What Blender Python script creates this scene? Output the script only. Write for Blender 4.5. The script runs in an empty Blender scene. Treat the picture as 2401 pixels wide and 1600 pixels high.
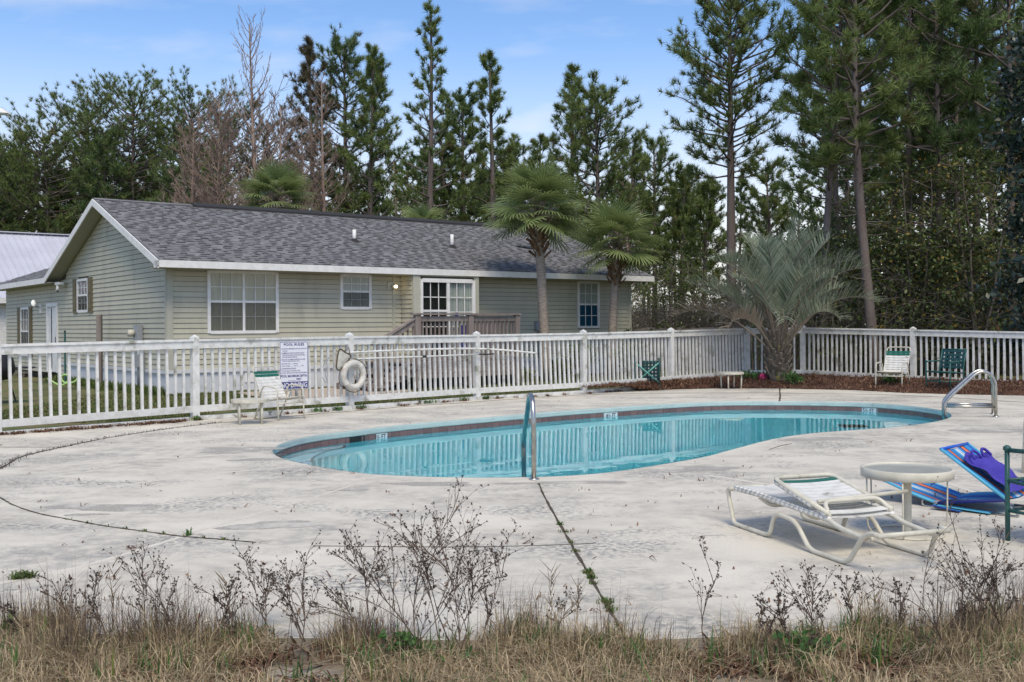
import bpy, bmesh, math, random
import numpy as np
from mathutils import Vector, Matrix
from mathutils.geometry import tessellate_polygon

# ------------------------------------------------------------------ camera, sky, sun, exposure
SC = bpy.context.scene
COL = SC.collection
R = math.radians
FPX, CX, CY, CAMH, ROLL = 2400.0, 1200.5, 764.0, 1.45, 0.008     # photograph: 2401 x 1600 pixels
cs, sn = math.cos(ROLL), math.sin(ROLL)
C_R, C_U, C_F = Vector((cs, 0, -sn)), Vector((sn, 0, cs)), Vector((0, 1, 0))
CAM = Vector((0, 0, CAMH))
cam = bpy.data.objects.new('camera', bpy.data.cameras.new('camera'))
COL.objects.link(cam)
m = Matrix.Identity(4)
for i in range(3):
    m[i][0], m[i][1], m[i][2], m[i][3] = C_R[i], C_U[i], -C_F[i], CAM[i]
cam.matrix_world = m
cam.data.sensor_width = 36
cam.data.lens = 36 * FPX / 2401
cam.data.shift_y = -(800 - CY) / 2401
cam.data.clip_end = 2500
cam.data.clip_start = 0.05
SC.camera = cam

SUN_EL, SUN_AZ = R(56), R(172)        # azimuth clockwise from +Y (the view direction)
world = bpy.data.worlds.new('World')
SC.world = world
world.use_nodes = True
wn, wl = world.node_tree.nodes, world.node_tree.links
wn.clear()
def wnode(t, **k):
    n = wn.new(t)
    for a, b in k.items(): setattr(n, a, b)
    return n
sky = wnode('ShaderNodeTexSky', sky_type='NISHITA', sun_disc=False, sun_elevation=SUN_EL, sun_rotation=SUN_AZ,
            air_density=1.0, dust_density=0.5, ozone_density=2.5)
tc = wnode('ShaderNodeTexCoord')
sep = wnode('ShaderNodeSeparateXYZ')
wl.new(tc.outputs['Generated'], sep.inputs[0])
zp = wnode('ShaderNodeMath', operation='ADD'); zp.inputs[1].default_value = 0.22
wl.new(sep.outputs['Z'], zp.inputs[0])
zm = wnode('ShaderNodeMath', operation='MAXIMUM'); zm.inputs[1].default_value = 0.05
wl.new(zp.outputs[0], zm.inputs[0])
dv = wnode('ShaderNodeVectorMath', operation='DIVIDE')
cmb = wnode('ShaderNodeCombineXYZ')
for k in range(3): wl.new(zm.outputs[0], cmb.inputs[k])
wl.new(tc.outputs['Generated'], dv.inputs[0]); wl.new(cmb.outputs[0], dv.inputs[1])
mp = wnode('ShaderNodeMapping'); mp.inputs['Scale'].default_value = (0.55, 0.9, 0.4); mp.inputs['Location'].default_value = (4.02, 4.95, 1.8)
wl.new(dv.outputs[0], mp.inputs[0])
cn = wnode('ShaderNodeTexNoise'); cn.inputs['Scale'].default_value = 1.5; cn.inputs['Detail'].default_value = 7; cn.inputs['Roughness'].default_value = 0.52
wl.new(mp.outputs[0], cn.inputs['Vector'])
cr = wnode('ShaderNodeValToRGB'); cr.color_ramp.elements[0].position = 0.47; cr.color_ramp.elements[1].position = 0.74
wl.new(cn.outputs['Fac'], cr.inputs[0])
hz = wnode('ShaderNodeMapRange'); hz.inputs['From Min'].default_value = 0.02; hz.inputs['From Max'].default_value = 0.30
hz.inputs['To Min'].default_value = 0.92; hz.inputs['To Max'].default_value = 0.02
hz.interpolation_type = 'SMOOTHSTEP'
wl.new(sep.outputs['Z'], hz.inputs['Value'])
mxf = wnode('ShaderNodeMath', operation='MAXIMUM')
wl.new(cr.outputs[0], mxf.inputs[0]); wl.new(hz.outputs[0], mxf.inputs[1])
SKY_MIX = wnode('ShaderNodeMix', data_type='RGBA')
SKY_MIX.inputs['B'].default_value = (6.6, 6.35, 6.1, 1)
gain = wnode('ShaderNodeMix', data_type='RGBA', blend_type='MULTIPLY'); gain.inputs['Factor'].default_value = 1
gain.inputs['B'].default_value = (0.86, 1.04, 1.22, 1)
wl.new(sky.outputs[0], gain.inputs['A'])
wl.new(mxf.outputs[0], SKY_MIX.inputs['Factor']); wl.new(gain.outputs['Result'], SKY_MIX.inputs['A'])
bg = wnode('ShaderNodeBackground'); bg.inputs['Strength'].default_value = 0.08
wl.new(SKY_MIX.outputs['Result'], bg.inputs['Color'])
wo = wnode('ShaderNodeOutputWorld'); wl.new(bg.outputs[0], wo.inputs[0])

sl = bpy.data.lights.new('sun', 'SUN'); sl.energy = 1.5; sl.angle = R(26); sl.color = (1.0, 0.88, 0.66)
so = bpy.data.objects.new('sun', sl); COL.objects.link(so)
sd = Vector((math.sin(SUN_AZ) * math.cos(SUN_EL), math.cos(SUN_AZ) * math.cos(SUN_EL), math.sin(SUN_EL)))
so.rotation_euler = (-sd).to_track_quat('-Z', 'Y').to_euler()
so.location = sd * 60
vs = SC.view_settings
vs.view_transform = 'Standard'; vs.look = 'None'; vs.gamma = 1.0; vs.exposure = 1.0; vs.use_curve_mapping = False
SC.cycles.use_denoising = True
SC.cycles.max_bounces = 8; SC.cycles.transmission_bounces = 6; SC.cycles.transparent_max_bounces = 10
SC.cycles.caustics_refractive = True; SC.cycles.sample_clamp_indirect = 6

# ------------------------------------------------------------------ measuring: a pixel of the photograph onto a real plane
def ray(px, py): return C_F + C_R * ((px - CX) / FPX) + C_U * ((CY - py) / FPX)
def onz(px, py, z=0.0):
    d = ray(px, py); return CAM + d * ((z - CAMH) / d.z)
def atd(px, py, D): return CAM + ray(px, py) * D
def onp(px, py, p0, n):
    d = ray(px, py); return CAM + d * ((p0 - CAM).dot(n) / d.dot(n))
def hor(px): return CY - ROLL * (px - CX)
def XY(p, z=0.0): return Vector((p.x, p.y, z))
def zat(px, py, D): return atd(px, py, D).z
def floorpt(px, D, z=0.0):
    p = atd(px, hor(px), D); return Vector((p.x, p.y, z))
Z = Vector((0, 0, 1))

# ------------------------------------------------------------------ materials
def M(name, c, rough=0.6, c2=None, scale=4.0, ramp=(0.38, 0.62), c3=None, scale3=1.2, ramp3=(0.55, 0.7), bump=0.0, bscale=30.0,
      metal=0.0, stretch=(1, 1, 1), coord='pos', rnd=0.0, attr=False, island=False, c4=None, transl=0.0, spec=0.4, det=5, emit=None):
    mt = bpy.data.materials.new(name); mt.use_nodes = True
    N, L = mt.node_tree.nodes, mt.node_tree.links
    bs = N['Principled BSDF']; out = N['Material Output']
    bs.inputs['Roughness'].default_value = rough; bs.inputs['Metallic'].default_value = metal
    bs.inputs['Specular IOR Level'].default_value = spec
    col4 = lambda q: (q[0], q[1], q[2], 1)
    if coord == 'pos': vec = N.new('ShaderNodeNewGeometry').outputs['Position']
    else: vec = N.new('ShaderNodeTexCoord').outputs['Object']
    if stretch != (1, 1, 1):
        mpn = N.new('ShaderNodeMapping'); mpn.inputs['Scale'].default_value = stretch
        L.new(vec, mpn.inputs[0]); vec = mpn.outputs[0]
    cur = None
    def rgb(q):
        n = N.new('ShaderNodeRGB'); n.outputs[0].default_value = col4(q); return n.outputs[0]
    def mix(fac, a, b, mode='MIX'):
        n = N.new('ShaderNodeMix'); n.data_type = 'RGBA'; n.blend_type = mode
        if hasattr(fac, 'links'): L.new(fac, n.inputs['Factor'])
        else: n.inputs['Factor'].default_value = fac
        L.new(a, n.inputs['A']); L.new(b, n.inputs['B']); return n.outputs['Result']
    def noise(sc, rp, d=det):
        n = N.new('ShaderNodeTexNoise'); n.inputs['Scale'].default_value = sc; n.inputs['Detail'].default_value = d
        n.inputs['Roughness'].default_value = 0.6
        L.new(vec, n.inputs['Vector'])
        r = N.new('ShaderNodeMapRange'); r.inputs['From Min'].default_value = rp[0]; r.inputs['From Max'].default_value = rp[1]
        L.new(n.outputs['Fac'], r.inputs['Value']); return r.outputs[0]
    cur = rgb(c)
    if attr:                                        # leaf-by-leaf colour carried by the mesh
        a = N.new('ShaderNodeAttribute'); a.attribute_name = 'tint'
        cur = mix(a.outputs['Fac'], cur, rgb(c2 or c))
        if c4:
            b = N.new('ShaderNodeAttribute'); b.attribute_name = 'odd'
            cur = mix(b.outputs['Fac'], cur, rgb(c4))
    elif island:
        g = N.new('ShaderNodeNewGeometry')
        cur = mix(g.outputs['Random Per Island'], cur, rgb(c2 or c))
    elif c2 is not None:
        cur = mix(noise(scale, ramp), cur, rgb(c2))
    if c3 is not None: cur = mix(noise(scale3, ramp3), cur, rgb(c3))
    if rnd:
        oi = N.new('ShaderNodeObjectInfo')
        r = N.new('ShaderNodeMapRange'); r.inputs['To Min'].default_value = 1 - rnd; r.inputs['To Max'].default_value = 1 + rnd
        L.new(oi.outputs['Random'], r.inputs['Value'])
        cb = N.new('ShaderNodeCombineColor')
        for k in range(3): L.new(r.outputs[0], cb.inputs[k])
        cur = mix(1.0, cur, cb.outputs[0], 'MULTIPLY')
    L.new(cur, bs.inputs['Base Color'])
    if bump:
        nb = N.new('ShaderNodeTexNoise'); nb.inputs['Scale'].default_value = bscale; nb.inputs['Detail'].default_value = 6
        L.new(vec, nb.inputs['Vector'])
        bp = N.new('ShaderNodeBump'); bp.inputs['Strength'].default_value = bump; bp.inputs['Distance'].default_value = 0.02
        L.new(nb.outputs['Fac'], bp.inputs['Height']); L.new(bp.outputs[0], bs.inputs['Normal'])
    if transl:
        tr = N.new('ShaderNodeBsdfTranslucent'); L.new(cur, tr.inputs['Color'])
        ms = N.new('ShaderNodeMixShader'); ms.inputs[0].default_value = transl
        L.new(bs.outputs[0], ms.inputs[1]); L.new(tr.outputs[0], ms.inputs[2]); L.new(ms.outputs[0], out.inputs[0])
    if emit:
        bs.inputs['Emission Color'].default_value = col4(emit[0]); bs.inputs['Emission Strength'].default_value = emit[1]
    return mt

W = {}
W['white'] = M('painted_white', (.70, .695, .68), .55, (.56, .555, .53), 9, (.42, .68), (.27, .27, .22), 3.2, (.56, .70), bump=.15, bscale=60, rnd=.05)
W['trim'] = M('house_trim', (.78, .77, .76), .5, (.66, .65, .64), 6, (.4, .7))
W['siding'] = M('sage_siding', (.50, .48, .38), .62, (.455, .435, .345), 2.2, (.35, .7), (.36, .345, .28), 1.3, (.54, .78), stretch=(1.6, 1.6, .5), rnd=.05, bump=.08, bscale=40)
W['corner'] = M('corner_board', (.45, .44, .37), .6, (.41, .40, .335), 3, (.4, .7))
W['skirt'] = M('foundation_paint', (.62, .63, .66), .7, (.52, .53, .55), 2.5, (.4, .7), (.42, .42, .40), 1.5, (.62, .8), rnd=.03)
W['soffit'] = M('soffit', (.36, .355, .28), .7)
W['shingle'] = M('shingle', (.19, .187, .194), .85, (.16, .158, .165), 2.5, (.4, .65), rnd=.14, bump=.25, bscale=120)
W['shingle_i'] = M('shingle_field', (.212, .209, .217), .85, (.145, .143, .15), island=True, bump=.25, bscale=120)
W['lap_shade'] = M('lap_shade_sheathing', (.10, .10, .078), .9)  # wall backing darkened so the board gaps carry painted lap shadow
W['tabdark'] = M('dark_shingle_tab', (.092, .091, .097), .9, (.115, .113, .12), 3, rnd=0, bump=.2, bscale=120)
W['dark'] = M('dark_felt', (.03, .03, .033), .9)
W['black'] = M('black_rubber', (.015, .015, .017), .5)
W['concrete'] = M('deck_concrete', (.60, .59, .56), .8)
W['glass'] = M('window_glass', (.02, .02, .02), .05)
W['screen'] = M('insect_screen', (.16, .155, .135), .6)
W['blind'] = M('vertical_blind', (.78, .73, .60), .7, (.62, .58, .48), 14, (.35, .65), stretch=(1, 1, .1))
W['blindw'] = M('white_blind', (.72, .73, .70), .7, (.58, .59, .57), 14, (.35, .65), stretch=(1, 1, .1))
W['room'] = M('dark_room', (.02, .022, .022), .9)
W['blue'] = M('blue_curtain', (.01, .10, .20), .8, (.015, .14, .26), 12, (.4, .6), stretch=(1, 1, .1))
W['shutter'] = M('olive_shutter', (.15, .125, .066), .6, (.12, .10, .055), 9, (.4, .7))
W['wood'] = M('weathered_wood', (.20, .16, .145), .85, (.27, .235, .22), 5, (.35, .65), (.10, .075, .06), 6, (.6, .75), stretch=(1, 1, .25), rnd=.2, bump=.3, bscale=40)
W['woodg'] = M('grey_planks', (.20, .185, .18), .9, (.15, .135, .13), 5, (.35, .65), (.09, .08, .075), 4, (.6, .75), stretch=(1, 1, .2), rnd=.22, bump=.3, bscale=40)
W['steel'] = M('stainless', (.50, .49, .46), .30, metal=1.0, c2=(.40, .39, .37), scale=15)
W['greymetal'] = M('grey_metal', (.30, .32, .35), .5)
W['roofmetal'] = M('metal_roofing', (.53, .53, .60), .5, (.46, .46, .53), .8, (.35, .7), rnd=.03)
W['cream'] = M('cream_tube', (.60, .57, .48), .4, (.46, .43, .35), 8, (.45, .70), (.22, .19, .14), 16, (.66, .72), coord='obj')
W['vinyl'] = M('white_vinyl', (.70, .69, .66), .45, (.54, .53, .49), 10, (.45, .7), (.22, .19, .15), 11, (.60, .72), coord='obj')
W['green'] = M('green_tube', (.02, .085, .08), .4, (.04, .13, .12), 12, (.45, .7), coord='obj')
W['greenl'] = M('pale_green_tube', (.13, .36, .32), .5)
W['gstrap'] = M('green_strap', (.008, .115, .085), .45)
W['teal'] = M('dark_teal_strap', (.010, .055, .062), .5)
W['tabletop'] = M('frosted_top', (.42, .43, .40), .3, (.36, .37, .35), 7)
W['coping'] = M('coping_paint', (.50, .575, .55), .55, (.43, .51, .49), 4, (.4, .7), (.22, .30, .29), 5, (.66, .76))
W['tile'] = M('waterline_tile', (.20, .115, .11), .35, (.165, .10, .10), 9, (.4, .6), rnd=.16)
W['grout'] = M('grout', (.42, .38, .36), .9)
W['basin'] = M('pool_plaster', (.15, .68, .76), .7, (.12, .60, .69), .7, (.35, .7))
W['basinlite'] = M('pool_step_plaster', (.50, .66, .72), .7)
W['mark'] = M('marker_tile', (.62, .68, .70), .4)
W['ink'] = M('black_lettering', (.02, .02, .025), .6)
W['navy'] = M('navy_print', (.035, .035, .17), .5)
W['signw'] = M('sign_white', (.70, .70, .76), .4)
W['bark'] = M('pine_bark', (.13, .10, .088), .95, (.165, .14, .13), 3, (.4, .65), stretch=(1, 1, .4), bump=.5, bscale=14)
W['barkpale'] = M('cypress_bark', (.25, .18, .145), .9, (.35, .26, .215), 3, (.4, .65), stretch=(1, 1, .3))
W['palmbark'] = M('palm_trunk_bark', (.36, .30, .25), .9, (.24, .19, .155), 22, (.4, .62), stretch=(.35, .35, 1.4), bump=.6, bscale=25)
W['boot'] = M('palm_boots', (.20, .125, .075), .9, (.09, .055, .035), 9, (.4, .65))
W['needle'] = M('pine_needles', (.085, .135, .038), .6, (.25, .305, .09), attr=True, c4=(.17, .12, .05), transl=.22)
W['needle_d'] = M('dark_pine_needles', (.066, .115, .040), .6, (.19, .255, .08), attr=True, c4=(.13, .10, .05), transl=.22)
W['needle_b'] = M('browning_needles', (.085, .08, .045), .6, (.20, .165, .09), attr=True, c4=(.15, .10, .05), transl=.22)
W['leaf'] = M('broad_leaves', (.045, .072, .022), .5, (.16, .20, .06), attr=True, c4=(.28, .19, .035), transl=.25)
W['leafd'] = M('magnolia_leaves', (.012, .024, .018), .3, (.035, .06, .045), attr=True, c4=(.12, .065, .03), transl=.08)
W['leafg'] = M('fresh_leaves', (.035, .10, .025), .5, (.10, .21, .05), attr=True, c4=(.2, .22, .05), transl=.3)
W['palm'] = M('palm_fronds', (.095, .15, .048), .45, (.36, .42, .17), attr=True, c4=(.36, .31, .18), transl=.35)
W['pindo'] = M('silver_fronds', (.12, .16, .105), .5, (.40, .44, .33), attr=True, c4=(.30, .25, .2), transl=.2)
W['petiole'] = M('petiole', (.17, .135, .105), .8, (.25, .21, .165), 6, (.4, .65), rnd=.2)
W['stub'] = M('leaf_stubs', (.21, .18, .14), .9, (.13, .105, .085), 7, (.35, .65), (.20, .20, .045), 3.5, (.60, .7), rnd=.2)
W['dry'] = M('dry_grass', (.25, .18, .10), .8, (.62, .50, .33), attr=True, c4=(.12, .15, .04), transl=.2)
W['stem'] = M('dead_stems', (.075, .05, .038), .9, (.14, .10, .075), 20, (.4, .6))
W['seed'] = M('seed_heads', (.045, .032, .026), .9, (.09, .065, .05), 30)
W['grassg'] = M('lawn_blades', (.05, .095, .022), .7, (.14, .18, .045), attr=True, c4=(.17, .125, .055), transl=.2)
W['litter'] = M('pine_straw', (.075, .032, .018), .9, (.17, .085, .05), attr=True, c4=(.30, .20, .12))
W['twig'] = M('grey_twigs', (.10, .085, .075), .9, (.19, .165, .15), attr=True)
W['dirt'] = M('joint_dirt', (.045, .037, .028), .95, (.09, .075, .05), 20, (.4, .6))
W['ridge'] = M('pale_joint_repair', (.66, .61, .53), .8, (.55, .51, .44), 5, (.4, .7))
W['worn'] = M('worn_aggregate', (.45, .42, .37), .9, (.30, .28, .25), 45, (.4, .6), (.56, .53, .47), 3, (.5, .65), bump=.4, bscale=120)
W['mulch'] = M('mulch', (.07, .032, .02), .95, (.13, .06, .038), 16, (.4, .6), (.035, .02, .014), 5, (.5, .65), bump=1.0, bscale=30)
W['lawn'] = M('lawn_ground', (.10, .125, .035), .95, (.17, .135, .06), 1.6, (.42, .6), (.03, .042, .014), .5, (.5, .7), bump=.8, bscale=22)
W['soil'] = M('dry_soil', (.27, .225, .165), .95, (.17, .135, .095), 5, (.4, .62), (.38, .345, .30), 1.3, (.55, .7), bump=.6, bscale=35)
W['path'] = M('tan_path', (.47, .39, .32), .9, (.40, .33, .27), 3, (.4, .7))
W['purple'] = M('purple_fabric', (.045, .032, .30), .85, (.06, .045, .36), 8, (.4, .6), bump=.8, bscale=25)
W['ring'] = M('ring_vinyl', (.62, .60, .56), .5, (.46, .43, .38), 8, (.42, .62), (.20, .17, .14), 6, (.56, .70), coord='obj')
W['rope'] = M('rope', (.10, .075, .05), .8)
W['net'] = M('net_mesh', (.52, .51, .46), .8, (.40, .39, .35), 20, (.4, .6))
W['lampglass'] = M('lit_globe', (.7, .72, .7), .3, emit=((1.0, .97, .9), .25))
W['bulb'] = M('lit_bulb', (.9, .8, .6), .3, emit=((1.0, .78, .45), 6.0))
W['hose'] = M('pale_green_hose', (.36, .55, .20), .5)
W['pink'] = M('pink_petals', (.55, .035, .16), .6, (.70, .08, .24), 12)
W['bluem'] = M('blue_frame', (.01, .10, .55), .4)
for k, c in dict(s_blue=(.012, .085, .42), s_sky=(.03, .23, .52), s_cyan=(.10, .42, .62), s_orange=(.62, .17, .07), s_white=(.62, .64, .70), s_navy=(.012, .02, .16)).items():
    W[k] = M('stripe_' + k[2:], c, .7)
# deck concrete: painted slab with grime blotches, streaks and grit
def deck_mat():
    mt = W['concrete']; N, L = mt.node_tree.nodes, mt.node_tree.links
    bs = N['Principled BSDF']
    geo = N.new('ShaderNodeNewGeometry')
    def noise(sc, lo, hi, det=6, ro=.62, st=(1, 1, 1)):
        mpn = N.new('ShaderNodeMapping'); mpn.inputs['Scale'].default_value = st; L.new(geo.outputs['Position'], mpn.inputs[0])
        n = N.new('ShaderNodeTexNoise'); n.inputs['Scale'].default_value = sc; n.inputs['Detail'].default_value = det; n.inputs['Roughness'].default_value = ro
        L.new(mpn.outputs[0], n.inputs['Vector'])
        r = N.new('ShaderNodeMapRange'); r.inputs['From Min'].default_value = lo; r.inputs['From Max'].default_value = hi
        L.new(n.outputs['Fac'], r.inputs['Value']); return r.outputs[0]
    def mul(a, b):
        n = N.new('ShaderNodeMath'); n.operation = 'MULTIPLY'; L.new(a, n.inputs[0])
        if hasattr(b, 'links'): L.new(b, n.inputs[1])
        else: n.inputs[1].default_value = b
        return n.outputs[0]
    def mix(f, a, b):
        n = N.new('ShaderNodeMix'); n.data_type = 'RGBA'; L.new(f, n.inputs['Factor'])
        for s, v in (('A', a), ('B', b)):
            if hasattr(v, 'links'): L.new(v, n.inputs[s])
            else: n.inputs[s].default_value = (*v, 1)
        return n.outputs['Result']
    c = mix(noise(1.1, .3, .7), (.68, .63, .54), (.56, .515, .435))
    c = mix(mul(noise(.55, .42, .62, 4), noise(7, .38, .62)), c, (.38, .355, .315))
    c = mix(mul(noise(.9, .495, .65, 4, st=(.7, 1.3, 1)), noise(22, .44, .60)), c, (.20, .20, .195))
    c = mix(mul(noise(75, .60, .72, 2), noise(1.7, .4, .6)), c, (.22, .215, .2))
    c = mix(mul(noise(3.2, .62, .70), .5), c, (.64, .61, .55))
    L.new(c, bs.inputs['Base Color'])
    nb = N.new('ShaderNodeTexNoise'); nb.inputs['Scale'].default_value = 60; nb.inputs['Detail'].default_value = 8
    L.new(geo.outputs['Position'], nb.inputs['Vector'])
    bp = N.new('ShaderNodeBump'); bp.inputs['Strength'].default_value = .25; bp.inputs['Distance'].default_value = .01
    L.new(nb.outputs['Fac'], bp.inputs['Height']); L.new(bp.outputs[0], bs.inputs['Normal'])
deck_mat()
def water_mat():
    mt = bpy.data.materials.new('pool_water'); mt.use_nodes = True
    N, L = mt.node_tree.nodes, mt.node_tree.links
    bs = N['Principled BSDF']
    bs.inputs['Base Color'].default_value = (.82, .97, 1.0, 1); bs.inputs['Roughness'].default_value = 0.0
    bs.inputs['Transmission Weight'].default_value = 1.0; bs.inputs['IOR'].default_value = 1.25
    g = N.new('ShaderNodeNewGeometry')
    n = N.new('ShaderNodeTexNoise'); n.inputs['Scale'].default_value = 2.2; n.inputs['Detail'].default_value = 2
    L.new(g.outputs['Position'], n.inputs['Vector'])
    bp = N.new('ShaderNodeBump'); bp.inputs['Strength'].default_value = .06; bp.inputs['Distance'].default_value = .02
    L.new(n.outputs['Fac'], bp.inputs['Height']); L.new(bp.outputs[0], bs.inputs['Normal'])
    return mt
W['water'] = water_mat()

# ------------------------------------------------------------------ object helpers
ORG = {}
def tag(o, label=None, cat=None, group=None, kind=None):
    if label: o['label'] = label
    if cat: o['category'] = cat
    if group: o['group'] = group
    if kind: o['kind'] = kind
    return o
def thing(name, label, cat, loc=(0, 0, 0), rotz=0.0, group=None, local=False):
    o = bpy.data.objects.new(name, None); COL.objects.link(o); o.empty_display_size = .2
    o.location = loc; o.rotation_euler = (0, 0, rotz)
    ORG[o.name] = Vector((0, 0, 0)) if local else Vector(loc)
    return tag(o, label, cat, group)
def link(name, me, parent=None, mat=None):
    o = bpy.data.objects.new(name, me); COL.objects.link(o)
    if parent is not None:
        o.parent = parent; ORG[o.name] = ORG[parent.name]
    else: ORG[o.name] = Vector((0, 0, 0))
    if mat is not None and not me.materials: me.materials.append(mat)
    return o
def dup(root, loc=None, rotz=None, label=None, group=None):
    r = root.copy(); COL.objects.link(r); ORG[r.name] = ORG.get(root.name, Vector((0, 0, 0)))
    for ch in list(root.children):
        c = ch.copy(); COL.objects.link(c); c.parent = r
        for g in list(ch.children):
            d = g.copy(); COL.objects.link(d); d.parent = c
    if loc is not None: r.location = loc
    if rotz is not None: r.rotation_euler = (0, 0, rotz)
    if label: r['label'] = label
    if group: r['group'] = group
    return r

class MB:
    def __init__(s): s.v = []; s.f = []; s.attrs = {}
    def add(s, vs, fs):
        n = len(s.v); s.v += [tuple(p) for p in vs]; s.f += [tuple(i + n for i in f) for f in fs]; return s
    def box(s, c, sz, mtx=None):
        x, y, z = (q / 2 for q in sz)
        p = [Vector((a * x, b * y, d * z)) for a in (-1, 1) for b in (-1, 1) for d in (-1, 1)]
        if mtx is not None: p = [mtx @ q for q in p]
        c = Vector(c)
        return s.add([q + c for q in p], [(0, 1, 3, 2), (4, 6, 7, 5), (0, 4, 5, 1), (2, 3, 7, 6), (0, 2, 6, 4), (1, 5, 7, 3)])
    def beam(s, a, b, w, h, up=Z):
        a, b = Vector(a), Vector(b); d = (b - a).normalized()
        side = d.cross(Vector(up))
        if side.length < 1e-4: side = Vector((1, 0, 0))
        side.normalize(); u = side.cross(d)
        p = []
        for e in (a, b):
            for i, j in ((-1, -1), (1, -1), (1, 1), (-1, 1)): p.append(e + side * (i * w / 2) + u * (j * h / 2))
        return s.add(p, [(3, 2, 1, 0), (4, 5, 6, 7), (0, 1, 5, 4), (1, 2, 6, 5), (2, 3, 7, 6), (3, 0, 4, 7)])
    def tube(s, path, r, n=8, closed=False):
        P = [Vector(p) for p in path]; k = len(P)
        rs = r if isinstance(r, (list, tuple)) else [r] * k
        base = len(s.v)
        T = []
        for i in range(k):
            if closed: t = P[(i + 1) % k] - P[i - 1]
            else: t = P[min(i + 1, k - 1)] - P[max(i - 1, 0)]
            T.append(t.normalized() if t.length > 1e-9 else Z.copy())
        nrm = T[0].orthogonal().normalized()
        for i in range(k):
            nrm = nrm - T[i] * nrm.dot(T[i])
            nrm = nrm.normalized() if nrm.length > 1e-6 else T[i].orthogonal().normalized()
            b = T[i].cross(nrm)
            for j in range(n):
                a = 2 * math.pi * j / n
                s.v.append(tuple(P[i] + (nrm * math.cos(a) + b * math.sin(a)) * rs[i]))
        for i in range(k if closed else k - 1):
            i2 = (i + 1) % k
            for j in range(n):
                j2 = (j + 1) % n
                s.f.append((base + i * n + j, base + i * n + j2, base + i2 * n + j2, base + i2 * n + j))
        if not closed:
            s.f.append(tuple(base + j for j in reversed(range(n)))); s.f.append(tuple(base + (k - 1) * n + j for j in range(n)))
        return s
    def lathe(s, prof, n=24, c=(0, 0, 0)):
        base = len(s.v); c = Vector(c)
        for r, z in prof:
            for j in range(n):
                a = 2 * math.pi * j / n
                s.v.append((c.x + r * math.cos(a), c.y + r * math.sin(a), c.z + z))
        for i in range(len(prof) - 1):
            for j in range(n):
                j2 = (j + 1) % n
                s.f.append((base + i * n + j, base + i * n + j2, base + (i + 1) * n + j2, base + (i + 1) * n + j))
        s.f.append(tuple(base + j for j in reversed(range(n)))); s.f.append(tuple(base + (len(prof) - 1) * n + j for j in range(n)))
        return s
    def mesh(s, name, off=Vector((0, 0, 0)), smooth=False):
        me = bpy.data.meshes.new(name)
        me.from_pydata([(x - off.x, y - off.y, z - off.z) for x, y, z in s.v], [], s.f); me.update()
        if smooth: me.polygons.foreach_set('use_smooth', [True] * len(me.polygons))
        return me
    def build(s, name, mat, parent=None, smooth=False, label=None, loc=None):
        off = ORG[parent.name] if parent is not None else (Vector(loc) if loc is not None else Vector((0, 0, 0)))
        o = link(name, s.mesh(name, off, smooth), parent, mat)
        if parent is None and loc is not None: o.location = loc
        if label: o['label'] = label
        return o

def np_mesh(name, V, T, tint=None, odd=None, q=3, off=None):
    me = bpy.data.meshes.new(name)
    V = np.asarray(V, dtype=np.float32); T = np.asarray(T, dtype=np.int32)
    if off is not None: V = V - np.array(off, dtype=np.float32)
    me.vertices.add(len(V)); me.vertices.foreach_set('co', V.ravel())
    me.loops.add(T.size); me.loops.foreach_set('vertex_index', T.ravel())
    me.polygons.add(len(T)); me.polygons.foreach_set('loop_start', np.arange(0, T.size, q, dtype=np.int32))
    me.update(calc_edges=True)
    for nm, arr in (('tint', tint), ('odd', odd)):
        if arr is not None:
            a = me.attributes.new(nm, 'FLOAT', 'POINT'); a.data.foreach_set('value', np.asarray(arr, dtype=np.float32))
    return me
def unit(a): return a / np.maximum(np.linalg.norm(a, axis=-1, keepdims=True), 1e-9)

def smooth_path(P, n=6, closed=False):
    P = [Vector(p) for p in P]; k = len(P); out = []
    rng = range(k) if closed else range(k - 1)
    for i in rng:
        p0 = P[i - 1] if (closed or i > 0) else P[i]; p1 = P[i]; p2 = P[(i + 1) % k]
        p3 = P[(i + 2) % k] if (closed or i + 2 < k) else p2
        for j in range(n):
            t = j / n
            out.append(.5 * ((2 * p1) + (p2 - p0) * t + (2 * p0 - 5 * p1 + 4 * p2 - p3) * t * t + (3 * p1 - p0 - 3 * p2 + p3) * t ** 3))
    if not closed: out.append(P[-1])
    return out
def fillet(P, r=.05, n=4):
    P = [Vector(p) for p in P]; out = [P[0]]
    for i in range(1, len(P) - 1):
        a, b = P[i - 1] - P[i], P[i + 1] - P[i]
        k = min(r, a.length * .45, b.length * .45)
        s, e = P[i] + a.normalized() * k, P[i] + b.normalized() * k
        for j in range(n + 1):
            t = j / n; out.append(s * (1 - t) ** 2 + P[i] * 2 * t * (1 - t) + e * t * t)
    out.append(P[-1]); return out
def fill_sheet(name, loops, z, mat, kind='structure', zf=None):
    bm = bmesh.new(); ed = []
    for lp in loops:
        vs_ = [bm.verts.new((p[0], p[1], z)) for p in lp]
        ed += [bm.edges.new((vs_[i], vs_[(i + 1) % len(vs_)])) for i in range(len(vs_))]
    bmesh.ops.triangle_fill(bm, use_beauty=True, use_dissolve=False, edges=ed, normal=(0, 0, 1))
    if zf:
        for v in bm.verts: v.co.z = zf(v.co.x, v.co.y)
    for f in bm.faces:
        f.normal_update()
        if f.normal.z < 0: f.normal_flip()
    me = bpy.data.meshes.new(name); bm.to_mesh(me); bm.free()
    o = link(name, me, None, mat)
    if kind: o['kind'] = kind
    return o
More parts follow.
